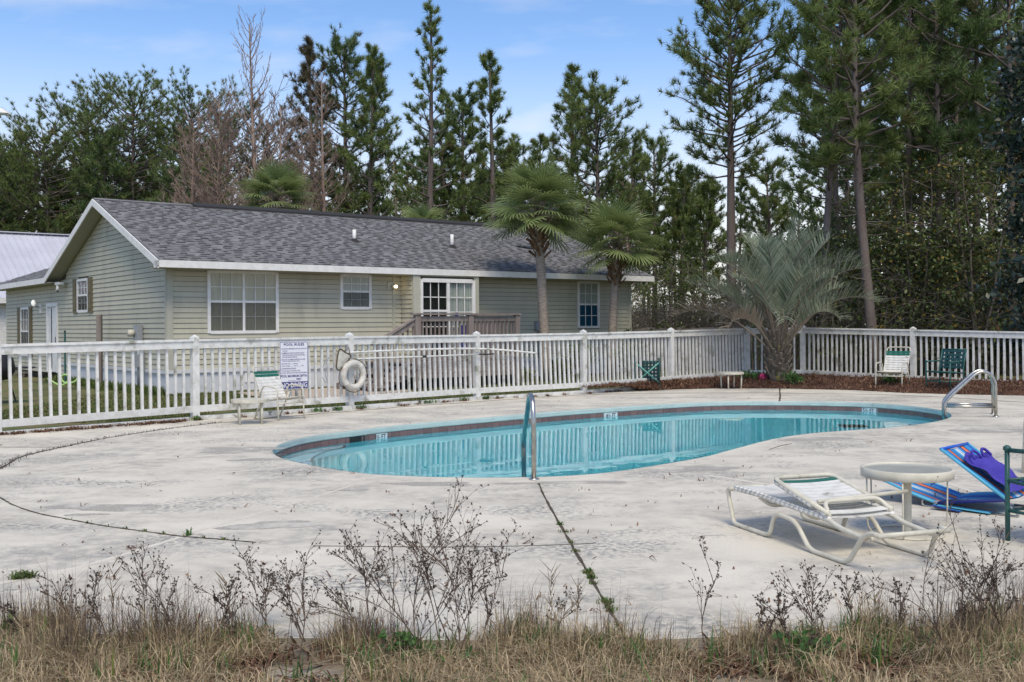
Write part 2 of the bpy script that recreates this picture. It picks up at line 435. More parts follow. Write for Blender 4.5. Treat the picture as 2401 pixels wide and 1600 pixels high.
def text_mb(txt, fit, place, bold=0.0):
    """lettering as flat mesh; fit = (x0, x1, z0, z1) in sign coordinates, place maps (x, z) to the world"""
    cu = bpy.data.curves.new('lettering', 'FONT'); cu.body = txt; cu.resolution_u = 2; cu.offset = bold
    ob = bpy.data.objects.new('lettering', cu); COL.objects.link(ob)
    bpy.context.view_layer.update()
    me = bpy.data.meshes.new_from_object(ob.evaluated_get(bpy.context.evaluated_depsgraph_get()))
    bpy.data.objects.remove(ob); bpy.data.curves.remove(cu)
    vs_ = [v.co.copy() for v in me.vertices]; fs = [tuple(p.vertices) for p in me.polygons]
    bpy.data.meshes.remove(me)
    xs = [v.x for v in vs_]; ys = [v.y for v in vs_]
    x0, x1, z0, z1 = fit
    sx = (x1 - x0) / (max(xs) - min(xs)); sz = (z1 - z0) / (max(ys) - min(ys))
    mb = MB(); mb.add([place(x0 + (v.x - min(xs)) * sx, z0 + (v.y - min(ys)) * sz) for v in vs_], fs)
    return mb

rng = random.Random(7)
# ------------------------------------------------------------------ pool outline, deck, ground
POOL_PX = [(1650, 943), (1400, 958), (1246, 969.7), (1110, 981.6), (940, 997), (838, 1009), (736, 1022), (668, 1038), (641, 1054),
           (643, 1065), (668, 1077), (726, 1090.5), (804, 1104), (872, 1112), (940, 1116), (1042, 1119.4), (1144, 1120.4), (1246, 1119),
           (1331, 1116), (1428, 1108), (1530, 1093), (1650, 1072), (1720, 1053.5), (1808, 1031), (1896, 1017), (2001, 1009), (2106, 1001),
           (2176, 992), (2218, 983), (2231, 975), (2212, 964), (2141, 953), (2036, 945), (1931, 942), (1825, 941)]
POOL = [(p.x, p.y) for p in smooth_path([onz(*q) for q in POOL_PX], 7, True)]
def area(P): return sum(P[i][0] * P[(i + 1) % len(P)][1] - P[(i + 1) % len(P)][0] * P[i][1] for i in range(len(P))) / 2
if area(POOL) < 0: POOL.reverse()                       # counter-clockwise
def offset(P, d):                                       # outward (away from the pool)
    out = []
    for i in range(len(P)):
        a, b = P[i - 1], P[(i + 1) % len(P)]
        tx, ty = b[0] - a[0], b[1] - a[1]; l = math.hypot(tx, ty)
        out.append((P[i][0] + ty / l * d, P[i][1] - tx / l * d))
    return out
POSTS = [(-10, 14.2, .06), (456, 16.2, .09), (819, 18.0, .10), (1117, 20.2, .09), (1367.5, 21.7, .10), (1573, 23.6, .12), (1751, 25.6, .15),
         (1882, 25.5, .16), (2141, 23.4, .10)]
FP = [floorpt(px, D, z) for px, D, z in POSTS]
FP.insert(0, FP[0] + (FP[0] - FP[1]) * 1.0)
FP.append(FP[-1] + (FP[-1] - FP[-2])); FP.append(FP[-1] + (FP[-1] - FP[-2]))
fn = lambda a, b: Vector(((b - a).y, -(b - a).x, 0)).normalized()          # towards the pool
deck = []
for i in range(0, 6):
    p = FP[i] + fn(FP[max(i - 1, 0)], FP[i + 1]) * .10
    deck.append((p.x, p.y))
for px, py in [(1552, 914), (1690, 911), (1830, 911.5), (2000, 915), (2110, 921), (2250, 925), (2401, 928), (2700, 938)]:
    p = onz(px, py); deck.append((p.x, p.y))
deck += [(13.5, 15.0), (11.5, 9.0), (8.5, 6.6)]
for px, py in [(2900, 1360), (2401, 1452), (2200, 1466), (2000, 1476), (1500, 1502), (1000, 1500), (500, 1492), (0, 1480), (-500, 1470)]:
    p = onz(px, py); deck.append((p.x, p.y))
deck += [(-5.5, 6.5), (-8.5, 9.5)]
pool_deck = fill_sheet('pool_deck', [deck, POOL], 0.0, W['concrete'])
sk = MB()
for i in range(len(deck)):
    a, b = deck[i], deck[(i + 1) % len(deck)]
    sk.add([(*a, -.001), (*b, -.001), (*b, -.15), (*a, -.15)], [(3, 2, 1, 0), (0, 1, 2, 3)])
sk.build('slab_edge', W['concrete'], pool_deck)
big = [(420 * math.cos(2 * math.pi * i / 48), 420 * math.sin(2 * math.pi * i / 48)) for i in range(48)]
deck_in = [(x * .999, 6 + (y - 6) * .999) for x, y in deck]
ground = fill_sheet('ground', [big, deck], -.03, W['lawn'])
soil = [(p.x, p.y) for p in (onz(x, y) for x, y in [(2960, 1352), (2401, 1446), (2200, 1461), (2000, 1471), (1500, 1497), (1000, 1496), (500, 1487), (0, 1475), (-560, 1464)])]
soil += [(-6.5, 5.0), (-9, 2), (-9, -4), (9, -4), (9, 3)]
dry = fill_sheet('dry_ground', [soil], -.018, W['soil'])

# joints between the slabs, weeds and dirt standing a little proud in them
def strip(name, px, w, mat, z=.004, jit=.25, parent=pool_deck, thick=.004, world_pts=None):
    pts = world_pts or [onz(*q) for q in px]
    P = smooth_path(pts, 10)
    mb = MB(); vs_ = []
    for i, p in enumerate(P):
        d = (P[min(i + 1, len(P) - 1)] - P[max(i - 1, 0)]); d.z = 0; d.normalize()
        n = Vector((d.y, -d.x, 0)); ww = w / 2 * (1 + rng.uniform(-jit, jit)); o = n * rng.uniform(-jit, jit) * w * .3
        for e in (1, -1):
            vs_.append((p.x + n.x * ww * e + o.x, p.y + n.y * ww * e + o.y, z))
    fs = [(2 * i, 2 * i + 1, 2 * i + 3, 2 * i + 2) for i in range(len(P) - 1)]
    mb.add(vs_, [tuple(reversed(f)) for f in fs])
    for i in range(len(P) - 1):                                  # sides down to the slab
        for e in (0, 1):
            a, b = vs_[2 * i + e], vs_[2 * i + 2 + e]
            mb.add([a, b, (b[0], b[1], 0.0), (a[0], a[1], 0.0)], [(0, 1, 2, 3)])
    return mb.build(name, mat, parent)
J1 = [(-120, 1150), (0, 1099), (53, 1071), (151, 1048), (245, 1029), (368, 1009.6), (491, 994), (543, 990), (640, 980.5), (780, 968), (827, 964.5),
      (958, 953.5), (1040, 948), (1204, 936.5), (1350, 927.5), (1500, 923), (1740, 922), (1900, 923.5), (2100, 927), (2260, 935), (2401, 944), (2600, 958)]
J2 = [(-90, 1120), (0, 1167.5), (31.6, 1185), (87.7, 1204), (158, 1218), (245.5, 1234), (333, 1246), (424.5, 1258), (519, 1265.7), (600, 1272.7)]
J3 = [(1263, 1134), (1280, 1172), (1339, 1276), (1414, 1405), (1470, 1500)]
J4 = [(734, 1281), (1074, 1283.6), (1339, 1277.5), (1397, 1274)]
strip('joint_filler', J1, .028, W['dirt'], jit=.5)
strip('joint_filler', J2, .014, W['dirt'], jit=.5)
strip('joint_filler', J3, .016, W['dirt'], jit=.5)
strip('joint_filler', J4, .0035, W['dirt'], jit=.6)
strip('joint_filler', [(1828, 911.5), (1829, 930), (1827.6, 941)], .03, W['dirt'], jit=.4)
strip('joint_filler', [(-200, 1046), (0, 1049), (150, 1049)], .008, W['dirt'], jit=.5)
strip('joint_filler', [(1804, 1055), (1830, 1046), (1856, 1041)], .008, W['dirt'], jit=.5)
for R_, w in (([(-150, 1118), (0, 1104), (230, 1085), (450, 1071), (612, 1062)], .035), ([(-200, 1215), (0, 1183), (245, 1145), (490, 1112), (690, 1095)], .035),
              ([(424, 1257), (560, 1218), (700, 1178), (790, 1150), (850, 1130)], .035), ([(-100, 1384), (0, 1368), (170, 1334), (300, 1298), (422, 1260)], .05),
              ([(1660, 1115), (1740, 1127), (1810, 1139), (1900, 1158)], .05), ([(1738, 1057), (1900, 1068), (2036, 1081), (2141, 1108), (2300, 1160)], .05)):
    strip('joint_repair', R_, w, W['ridge'], z=.0025, jit=.2)
# weeds growing out of the joints
def blades(P, n, hl, mat, name, parent=None, seed=1, spread=.02, wdt=.006, lean=.5, kind=True, tintr=(0, 1), oddp=.1, label=None, cat=None, clump=False):
    g = np.random.default_rng(seed)
    ci = g.integers(0, len(P), n); base = np.asarray(P, dtype=float)[ci]
    base[:, :2] += g.normal(0, spread, (n, 2))
    L = g.uniform(*hl, n); az = g.uniform(0, 2 * np.pi, n)
    if clump: az = g.uniform(0, 2 * np.pi, len(P))[ci] + g.normal(0, .55, n); L = L * g.uniform(.45, 1.25, len(P))[ci]
    ln = np.abs(g.normal(0, lean, n) if not isinstance(lean, tuple) else g.normal(*lean, n))
    out = np.stack([np.cos(az), np.sin(az), np.zeros(n)], 1)
    mid = base + out * (L * ln * .35)[:, None] + np.array([0, 0, 1]) * (L * .6)[:, None]
    tip = base + out * (L * ln)[:, None] + np.array([0, 0, 1]) * (L * np.clip(1 - ln * .35, .15, 1))[:, None]
    sa = az + np.pi / 2 + g.normal(0, .6, n)
    s = np.stack([np.cos(sa), np.sin(sa), np.zeros(n)], 1) * (wdt * g.uniform(.6, 1.3, n))[:, None]
    V = np.stack([base - s, base + s, mid + s * .7, mid - s * .7, tip], 1).reshape(-1, 3)
    i = np.arange(n)[:, None] * 5
    T = np.concatenate([i + [0, 1, 2], i + [0, 2, 3], i + [3, 2, 4]], 1).reshape(-1, 3)
    t = np.repeat(g.uniform(*tintr, n), 5); od = np.repeat((g.random(n) < oddp) * g.uniform(.5, 1, n), 5)
    o = link(name, np_mesh(name, V, T, t, od, off=ORG[parent.name] if parent is not None else None), parent, mat)
    if kind: o['kind'] = 'stuff'
    if label: tag(o, label, cat)
    return o
def along(px, n, lo=0, hi=1):
    P = smooth_path([onz(*q) for q in px], 40); P = P[int(lo * len(P)):int(hi * len(P))]
    return [tuple(P[int(i * (len(P) - 1) / max(n - 1, 1))]) for i in range(n)]
jw = [tuple(smooth_path([onz(*q) for q in J3], 40)[k]) for k in sorted(rng.choices(range(62, 158), k=26)) if math.sin(k * .31) + rng.uniform(-.5, .9) > 0]
blades(jw, 300, (.008, .032), W['grassg'], 'joint_weeds', None, 3, .014, .005, 1.1, oddp=.3)
blades(jw[::4], 60, (.015, .04), W['leafg'], 'joint_weeds', None, 33, .012, .007, 1.1)
blades(along(J2, 9, .45, .9), 70, (.01, .03), W['grassg'], 'joint_weeds', None, 4, .01, .005, .9)
blades(along(J1, 60, .0, .3), 500, (.01, .045), W['twig'], 'joint_litter', None, 5, .03, .005, 1.2)
blades([tuple(onz(55, 1356)), tuple(onz(40, 1357)), tuple(onz(68, 1354))], 160, (.02, .06), W['grassg'], 'joint_weeds', None, 6, .02, .006, 1.2)
blades([tuple(onz(443, 1256))], 18, (.03, .07), W['leafg'], 'joint_weeds', None, 8, .008, .006, .9)
# worn patches where the paint has gone round the pool edge
def patch(px, py, rx, ry, seed):
    g = random.Random(seed); c = onz(px, py); mb = MB(); k = 26
    ph = [g.uniform(0, 6.28) for _ in range(4)]
    rim = []
    for i in range(k):
        a = 2 * math.pi * i / k
        q = 1 + .22 * math.sin(2 * a + ph[0]) + .14 * math.sin(3 * a + ph[1]) + .08 * math.sin(7 * a + ph[2]) + g.uniform(-.05, .05)
        rim.append((c.x + rx * q * math.cos(a), c.y + ry * q * math.sin(a), .0012))
    mb.add([(c.x, c.y, .002)] + rim, [(0, i + 1, (i + 1) % k + 1) for i in range(k)])
    return mb.build('worn_patch', W['worn'], pool_deck)
for q in [(1010, 1135, .46, .11), (1320, 1132, .55, .10), (1660, 1098, .36, .16), (1900, 1030, .42, .22), (560, 1055, .55, .28), (600, 1078, .3, .1),
          (250, 1190, .42, .18), (200, 1207, .16, .05), (640, 1232, .34, .16), (820, 1150, .15, .05), (1085, 1110, .0, .0), (2330, 1010, .5, .3)]:
    if q[2]: patch(*q, int(q[0]))

# pool: coping, waterline tiles, walls, floor, step, skimmer, depth markers
pool = thing('swimming_pool', None, None, (sum(p[0] for p in POOL) / len(POOL), sum(p[1] for p in POOL) / len(POOL), 0)); pool['kind'] = 'structure'
O25, O12 = offset(POOL, .03), offset(POOL, .012)
def band(P0, z0, P1, z1, mb):
    n = len(P0); vs_ = [(*p, z0) for p in P0] + [(*p, z1) for p in P1]
    mb.add(vs_, [(i, (i + 1) % n, n + (i + 1) % n, n + i) for i in range(n)])
cp = MB(); prof = [(offset(POOL, .006), .003), (POOL, -.006), (offset(POOL, -.004), -.02), (offset(POOL, -.004), -.07), (POOL, -.082), (offset(POOL, .025), -.088)]
for (a, za), (b, zb) in zip(prof, prof[1:]): band(a, za, b, zb, cp)
cp.build('coping', W['coping'], pool, smooth=True)
WZ = -.155
wz = lambda x, y: -1.05 - .62 * min(1, max(0, (x + 3.0) / 8.0))
wl_ = MB(); band(O25, -.088, O25, -.30, wl_); wl_.build('tile_backing', W['grout'], pool)
bw = MB(); n_ = len(O25)
bw.add([(*p, -.245) for p in offset(POOL, .016)] + [(p[0], p[1], wz(*p)) for p in offset(POOL, .016)], [(i, (i + 1) % n_, n_ + (i + 1) % n_, n_ + i) for i in range(n_)])
bw.build('pool_wall', W['basin'], pool)
fl = fill_sheet('pool_floor', [offset(POOL, .02)], -1.2, W['basin'], None, wz)
fl.parent = pool; fl.location = -ORG[pool.name]
water = fill_sheet('pool_water', [offset(POOL, .02)], WZ, W['water'])
# step shelf at the shallow end
stp = []
for q in [(728, 1084), (737, 1072), (763, 1060), (797, 1052), (808, 1047), (800, 1041)]:      # the water lifts what lies under it
    s_ = onz(*q, WZ); v_ = Vector((s_.x, s_.y, 0)).normalized(); stp.append(s_ + v_ * .27 - Z * .205)
curve = smooth_path(stp, 5)
def inside(x, y, P):
    c = False
    for i in range(len(P)):
        (x1, y1), (x2, y2) = P[i - 1], P[i]
        if (y1 > y) != (y2 > y) and x < (x2 - x1) * (y - y1) / (y2 - y1) + x1: c = not c
    return c
ext = [curve[-1] + Vector((.1, .5, 0)), curve[-1] + Vector((-1.5, .6, 0)), curve[0] + Vector((-2.6, .2, 0)), curve[0] + Vector((-1.2, -.9, 0)), curve[0] + Vector((-.15, -.5, 0))]
poly = [(p.x, p.y) for p in list(curve) + ext]
stb = MB(); k_ = len(poly)
stb.add([(*p, -.36) for p in poly] + [(*p, -.7) for p in poly], [(i, (i + 1) % k_, k_ + (i + 1) % k_, k_ + i) for i in range(k_)])
stb.v += [(*p, -.36) for p in poly]; b0 = len(stb.v) - k_
for t in tessellate_polygon([[Vector((*p, 0)) for p in poly]]): stb.f.append(tuple(b0 + i for i in t))
stb.build('pool_step', W['basinlite'], pool)
MB().tube([p + Vector((0, 0, .34 - .34)) for p in [Vector((q.x, q.y, -.352)) for q in curve]], .018, 6).build('step_edge', W['black'], pool)
# tiles
peri = [0]
for i in range(n_): peri.append(peri[-1] + math.dist(O12[i], O12[(i + 1) % n_]))
def arc(s):
    s %= peri[-1]
    for i in range(n_):
        if peri[i + 1] >= s:
            t = (s - peri[i]) / (peri[i + 1] - peri[i]); a, b = O12[i], O12[(i + 1) % n_]
            return Vector((a[0] + (b[0] - a[0]) * t, a[1] + (b[1] - a[1]) * t, 0)), Vector((b[0] - a[0], b[1] - a[1], 0)).normalized()
def near_s(px, py, z):
    q = onz(px, py, z); best = min(range(n_), key=lambda i: math.dist(O12[i], (q.x, q.y))); return peri[best]
marks = [(near_s(878, 1022, -.12), '3½ FT', .235), (near_s(1382, 968, -.12), '4½ FT', .215), (near_s(2063, 957, -.12), '5½ FT', .215)]
skim = near_s(806, 1027, -.12)
NT = int(peri[-1] / .1535); ST = peri[-1] / NT
tile_me = MB().box((0, 0, 0), (.149, .02, .146)).mesh('tile'); tile_me.materials.append(W['tile'])
for k in range(NT):
    s = (k + .5) * ST
    if any(abs((s - ms + peri[-1] / 2) % peri[-1] - peri[-1] / 2) < .15 for ms, _, _ in marks) or abs(s - skim) < .15: continue
    p, d = arc(s)
    o = link('tile', tile_me, pool); o.location = Vector((p.x, p.y, -.165)) - ORG[pool.name]
    o.rotation_euler = (0, 0, math.atan2(d.y, d.x))
for ms, txt, wd in marks:
    p, d = arc(ms); nrm = Vector((-d.y, d.x, 0))             # towards the water
    c = Vector((p.x, p.y, -.165)); mtx = Matrix.Rotation(math.atan2(d.y, d.x), 3, 'Z')
    mk = MB().box(c, (.30, .022, .146), mtx).build('depth_marker', W['mark'], pool)
    place = lambda x, z, c=c, d=d, nrm=nrm: c + nrm * .0135 + (-d) * x + Z * z
    text_mb(txt, (-wd / 2, wd / 2, -.012, .064), place, .012).build('lettering', W['ink'], mk)
p, d = arc(skim); c = Vector((p.x, p.y, -.16)); mtx = Matrix.Rotation(math.atan2(d.y, d.x), 3, 'Z')
sk_ = MB().box(c, (.30, .02, .15), mtx).build('skimmer_opening', W['black'], pool)
dp = onz(1985, 994, WZ); MB().box((dp.x + .6, dp.y + 1.5, wz(dp.x, dp.y) + .02), (.45, .45, .03)).build('main_drain', W['black'], pool)

# curb under the fence, mulch bed, litter
cb_ = MB()
for i in range(0, 6):
    a, b = FP[i], FP[i + 1]; n = fn(a, b)
    h = max(.03, .5 * (a.z + b.z))
    if i == 5: b = a + (b - a) * 1.0
    cb_.beam(XY(a + n * .03, (a.z - .03) / 2 - .02), XY(b + n * .03, (b.z - .03) / 2 - .02), .11, h + .01)
curb = cb_.build('curb', M('curb_paint', (.68, .68, .66), .8, (.45, .44, .42), 6, (.45, .62), (.08, .07, .05), 5, (.58, .68), bump=.4, bscale=40)); curb['kind'] = 'structure'
bed_px = [(1540, 915.5), (1552, 913.5), (1690, 910.5), (1830, 911), (2000, 914.5), (2110, 920.5), (2250, 924.5), (2401, 927.5), (2700, 937.5)]
bf = smooth_path([onz(*q) for q in bed_px], 8)
bb = smooth_path([FP[5] + Vector((.0, -.12, 0)), FP[6] + fn(FP[5], FP[6]) * .05, FP[7] + Vector((.15, .15, 0)), FP[8] + Vector((.2, .2, 0)), FP[9] + Vector((.3, .2, 0)), FP[10] + Vector((.3, .2, 0)), FP[11]], 12)
g_ = np.random.default_rng(11); mb = MB(); rows, cols = 14, 90
for j in range(rows):
    v = j / (rows - 1)
    for i in range(cols):
        u = i / (cols - 1)
        a = bf[min(int(u * (len(bf) - 1)), len(bf) - 1)]; b = bb[min(int(u * (len(bb) - 1)), len(bb) - 1)]
        q = a.lerp(b, v); zz = .006 + (.13 + .05 * u) * min(1, v * 1.6) ** .8 + (g_.uniform(-.018, .03) if 0 < j < rows - 1 else 0)
        mb.v.append((q.x + (g_.uniform(-.03, .03) if j else g_.uniform(-.06, .02)), q.y + (g_.uniform(-.03, .03) if j else g_.uniform(-.10, .02)), max(zz, .005)))
for j in range(rows - 1):
    for i in range(cols - 1): mb.f.append((j * cols + i, j * cols + i + 1, (j + 1) * cols + i + 1, (j + 1) * cols + i))
bed = mb.build('mulch_bed', W['mulch'], smooth=True); bed['kind'] = 'structure'
bp_ = [mb.v[j * cols + i] for j in range(rows) for i in range(cols)]
blades(bp_, 9000, (.03, .10), W['litter'], 'pine_straw_litter', None, 12, .08, .010, 2.6, tintr=(0, 1), oddp=.12)
lit = []
for i in range(0, 6):
    a, b = FP[i], FP[i + 1]
    for k in range(60):
        t = k / 60
        if ((i, t) < (1, .9) and rng.random() < .75) or rng.random() < .12: lit.append(tuple(XY(a.lerp(b, t) + fn(a, b) * rng.uniform(.10, .17 if i > 1 else .24), .004)))
blades(lit, 2600, (.02, .07), W['litter'], 'pine_straw_litter', None, 13, .03, .008, 2.4, oddp=.1)
cw = [tuple(XY(FP[i].lerp(FP[i + 1], t) + fn(FP[i], FP[i + 1]) * .10, .02)) for i, t in ((2, .75), (2, .9), (3, .05), (3, .55), (3, .62), (3, .85), (4, .05), (1, .98))]
blades(cw, 300, (.03, .09), W['leafg'], 'curb_weeds', None, 14, .05, .013, 1.0)
# path of tan concrete in front of the porch, seen through the fence
pt = [(p.x, p.y) for p in (onz(x, y) for x, y in [(535, 917), (560, 911), (640, 905), (760, 902), (880, 905), (960, 913), (975, 918), (900, 922), (780, 930), (690, 942), (610, 930)])]
pth = fill_sheet('path', [pt], -.016, W['path'])
# lawn blades where the lawn shows through the fence
g_ = np.random.default_rng(21); pts = []
while len(pts) < 4000:
    px = g_.uniform(-60, 1500); py = g_.uniform(885, 992 if px < 480 else 962)
    q = onz(px, py, -.03)
    fy = min((FP[i].y + (FP[i + 1].y - FP[i].y) * (q.x - FP[i].x) / (FP[i + 1].x - FP[i].x) for i in range(0, 8) if FP[i].x <= q.x <= FP[i + 1].x), default=99)
    if q.y > fy + .12 and not inside(q.x, q.y, pt) and q.y < 34: pts.append((q.x, q.y, -.03))
blades(pts, 52000, (.015, .05), W['grassg'], 'lawn_grass', None, 22, .12, .011, 1.1, oddp=.42)

dl_ = []
while len(dl_) < 260:
    px, py = rng.uniform(-50, 2450), 930 + 560 * rng.random() ** .8; q = onz(px, py)
    if inside(q.x, q.y, deck) and not inside(q.x, q.y, offset(POOL, .05)): dl_.append(tuple(XY(q, .003)))
blades(dl_, 420, (.012, .04), W['litter'], 'dead_leaf_specks', None, 17, .03, .006, 3.0, oddp=.3)

# ------------------------------------------------------------------ white picket fence
fence = thing('picket_fence', 'long white picket fence with capped posts running round the pool deck', 'fence', tuple(FP[4]))
FH = 1.17
pk_me = {}
def fence_bay(a, b, npk, lean):
    n = fn(a, b); d = (b - a); L = Vector((d.x, d.y, 0)).length; t = d.normalized()
    zt = Z * FH
    MB().beam(a + zt + t * .04, b + zt - t * .04, .135, .036).build('top_rail', W['white'], fence)
    MB().beam(a + Z * (FH - .075) + n * .03 + t * .045, b + Z * (FH - .075) + n * .03 - t * .045, .036, .105).build('face_rail', W['white'], fence)
    MB().beam(a + Z * .085 + n * .03 + t * .045, b + Z * .085 + n * .03 - t * .045, .036, .105).build('bottom_rail', W['white'], fence)
    sp = (L - .1) / (npk + 1)
    for k in range(npk):
        u = (.05 + sp * (k + 1)) / L
        q = a.lerp(b, u)
        le = t * (lean + rng.uniform(-.012, .012))
        q0 = q + Z * .10 - n * .01; q1 = q + Z * (FH - .02) - n * .01
        MB().beam(q0 + le * .5, q1 - le * .5, .038, .038, up=n).build('picket', W['white'], fence)
NPK = [20, 20, 21, 22, 21, 21, 21, 7, 21, 20, 20]
LEAN = [.0, .01, .015, .03, .035, .03, .03, .0, .0, 0, 0]
for i in range(len(FP) - 1):
    fence_bay(FP[i], FP[i + 1], NPK[i], LEAN[i])
for i, p in enumerate(FP):
    a = fn(FP[max(i - 1, 0)], FP[min(i + 1, len(FP) - 1)]); mtx = Matrix.Rotation(math.atan2(a.y, a.x), 3, 'Z')
    w = .055; H_ = FH + .045
    P = [(-w, -w), (w, -w), (w, w), (-w, w)]
    vs_ = [mtx @ Vector((x, y, 0)) + XY(p, 0) for x, y in P] + [mtx @ Vector((x, y, H_ + p.z)) + XY(p, 0) for x, y in P] + [XY(p, H_ + p.z + .045)]
    MB().add(vs_, [(0, 1, 5, 4), (1, 2, 6, 5), (2, 3, 7, 6), (3, 0, 4, 7), (4, 5, 8), (5, 6, 8), (6, 7, 8), (7, 4, 8)]).build('post', W['white'], fence)

# sign on the fence
fd = (FP[3] - FP[2]).normalized(); fn2 = fn(FP[2], FP[3])
sp0 = FP[2] + fn2 * .085
S = [onp(x, y, sp0, fn2) for x, y in ((656, 802), (722, 801), (722, 911), (656, 914))]
so_ = (S[0] + S[1] + S[2] + S[3]) / 4
sx = Vector(((S[1] - S[0]).x, (S[1] - S[0]).y, 0)); SWd = sx.length; sx.normalize()
SH_ = ((S[0].z - S[3].z) + (S[1].z - S[2].z)) / 2
sign = thing('pool_rules_sign', 'white and navy pool rules sign on the fence beside the white chair', 'sign', tuple(so_))
place = lambda x, z, dd=0: so_ + sx * (x * SWd) + Z * (z * SH_) + fn2 * dd
def plate(x0, x1, z0, z1, d0, d1):
    q = [place(x, z, d) for d in (d0, d1) for x, z in ((x0, z0), (x1, z0), (x1, z1), (x0, z1))]
    return MB().add(q, [(3, 2, 1, 0), (4, 5, 6, 7), (0, 1, 5, 4), (1, 2, 6, 5), (2, 3, 7, 6), (3, 0, 4, 7)])
plate(-.5, .5, -.5, .5, -.006, .004).build('sign_plate', W['signw'], sign)
bd = MB()
for a in ((-.492, -.478, -.49, .49), (.478, .492, -.49, .49), (-.478, .478, .482, .49)):
    q = plate(*a, .0045, .0052); bd.add(q.v, q.f)
bd.build('sign_border', W['navy'], sign)
plate(-.492, .492, -.49, -.345, .0045, .0055).build('sign_band', W['navy'], sign)
tp = lambda d: (lambda x, z: place(x, z, d))
def put(txt, x0, x1, z0, z1, mat='navy', d=.0065): text_mb(txt, (x0, x1, z0, z1), tp(d), .022 if z1 - z0 > .04 else .006).build('lettering', W[mat], sign)
put('POOL RULES', -.36, .36, .415, .468)
lines = ['1. NO FOOD OR BEVERAGES IN THE POOL OR ON POOL', '    WET DECK.', '2. COMMERCIALLY BOTTLED WATER IN PLASTIC', '    BOTTLES IS ALLOWED ON THE POOL WET DECK', '    FOR POOL PATRON HYDRATION.',
         '3. NO GLASS OR ANIMALS IN FENCED POOL AREA', '    (OR 50 FT FROM UNFENCED POOL).', '4. BATHING LOAD: ____ PERSONS', '5. POOL HOURS: _____ A.M. TO _____ P.M.', '6. SHOWER BEFORE ENTERING.',
         '7. DO NOT SWALLOW THE POOL WATER.', '8. DO NOT USE POOL IF YOU ARE ILL WITH DIARRHEA.']
zc = [.352, .305, .26, .218, .176, .125, .085, .035, -.012, -.066, -.115, -.158]
for t, z in zip(lines, zc):
    ind = .05 if t.startswith(' ') else 0
    wdt = min(.92, len(t.strip()) * .0205)
    put(t.strip(), -.46 + ind, -.46 + ind + min(wdt, .92 - ind), z - .014, z + .014)
put('POOL MAXIMUM DEPTH:', -.47, .46, -.25, -.198)
put('______ FEET', -.22, .26, -.325, -.272)
put('NO DIVING', -.46, .46, -.468, -.362, 'signw')

# life ring, pool skimmer with pole, second pole, loose cable
rp = onp(829, 880, FP[3] + fn2 * .16, fn2)
lr = thing('life_ring', 'dirty white life ring hanging on the fence post', 'life ring', tuple(rp))
rt = (FP[4] - FP[3]).normalized(); rn = fn(FP[3], FP[4])
RR, rr = .212, .055
def torus(c, ax, ay, R0, r0, a0, a1, n, k=10):
    return MB().tube([c + ax * math.cos(a0 + (a1 - a0) * i / n) * R0 + ay * math.sin(a0 + (a1 - a0) * i / n) * R0 for i in range(n + (0 if abs(a1 - a0 - 2 * math.pi) < 1e-6 else 1))], r0, k, closed=abs(a1 - a0 - 2 * math.pi) < 1e-6)
torus(rp, rt, Z, RR, rr, 0, 2 * math.pi, 36, 12).build('ring_body', W['ring'], lr, smooth=True)
for a in (.8, 2.3, 3.9, 5.4):
    torus(rp, rt, Z, RR, rr * 1.05, a - .13, a + .13, 4, 12).build('band', W['ring'], lr, smooth=True)
MB().tube([rp + rt * math.cos(a) * (RR + .085 + .012 * math.sin(4 * a)) + Z * math.sin(a) * (RR + .085 + .012 * math.sin(4 * a)) - rn * .02 for a in [i * 2 * math.pi / 40 for i in range(40)]], .007, 5, closed=True).build('grab_line', W['rope'], lr, smooth=True)
MB().tube([rp + rt * x + Z * z + rn * .03 for x, z in ((.01, .13), (.02, 0), (-.01, -.14), (.03, -.2))], .004, 4).build('cord', W['cream'], lr)
def onf(px, py, off=.1): return onp(px, py, FP[3] + rn * off, rn)
sk1 = thing('pool_skimmer', 'leaf skimmer net with dark hoop at the end of a long bowed white pole', 'pool skimmer', tuple(onf(820, 828)))
def onfl(px, py, off=.1):
    i = next((k for k in range(len(FP) - 1) if POSTS[max(k - 1, 0)][0] <= px <= POSTS[min(k, len(POSTS) - 1)][0] and k >= 1), 3)
    n = fn(FP[i], FP[i + 1]); return onp(px, py, FP[i] + n * off, n)
MB().tube(smooth_path([onfl(x, y) for x, y in ((808, 828), (860, 825), (940, 821.5), (1040, 818.5), (1117, 818), (1190, 822), (1258, 828.5))], 4), .019, 8).build('pole', W['white'], sk1, smooth=True)
net = [(808, 826), (822, 834), (816, 846), (803, 862), (795, 868), (789, 862), (790, 846), (793, 828), (798, 819)]
NP = smooth_path([onf(*q, .13) for q in net], 5, True)
MB().tube(NP, .014, 6, closed=True).build('hoop', W['rope'], sk1, smooth=True)
nc = sum(NP, Vector()) / len(NP)
nm = MB().add([nc + rn * .05] + NP, [(0, i + 1, (i + 1) % len(NP) + 1) for i in range(len(NP))]); nm.build('net', W['net'], sk1, smooth=True)
MB().tube([onf(*q, .14) for q in ((808, 826), (818, 815), (821, 834))], .009, 5).build('cord', W['rope'], sk1)
sk2 = thing('pool_pole', 'thin white telescopic pole with black joint hanging under the bowed pole', 'pole', tuple(onfl(840, 842)))
MB().tube([onfl(x, y, .11) for x, y in ((838, 842), (900, 839.5), (993, 836.5), (1050, 834), (1122, 831))], .014, 8).build('tube', W['white'], sk2, smooth=True)
MB().tube([onfl(x, y, .11) for x, y in ((990, 836.5), (999, 836.2))], .022, 8).build('joint_clamp', W['black'], sk2)
MB().tube([onfl(x, y, .12) for x, y in ((1123, 831), (1140, 831.2), (1158, 830))], .013, 8).build('handle_grip', W['black'], sk2)
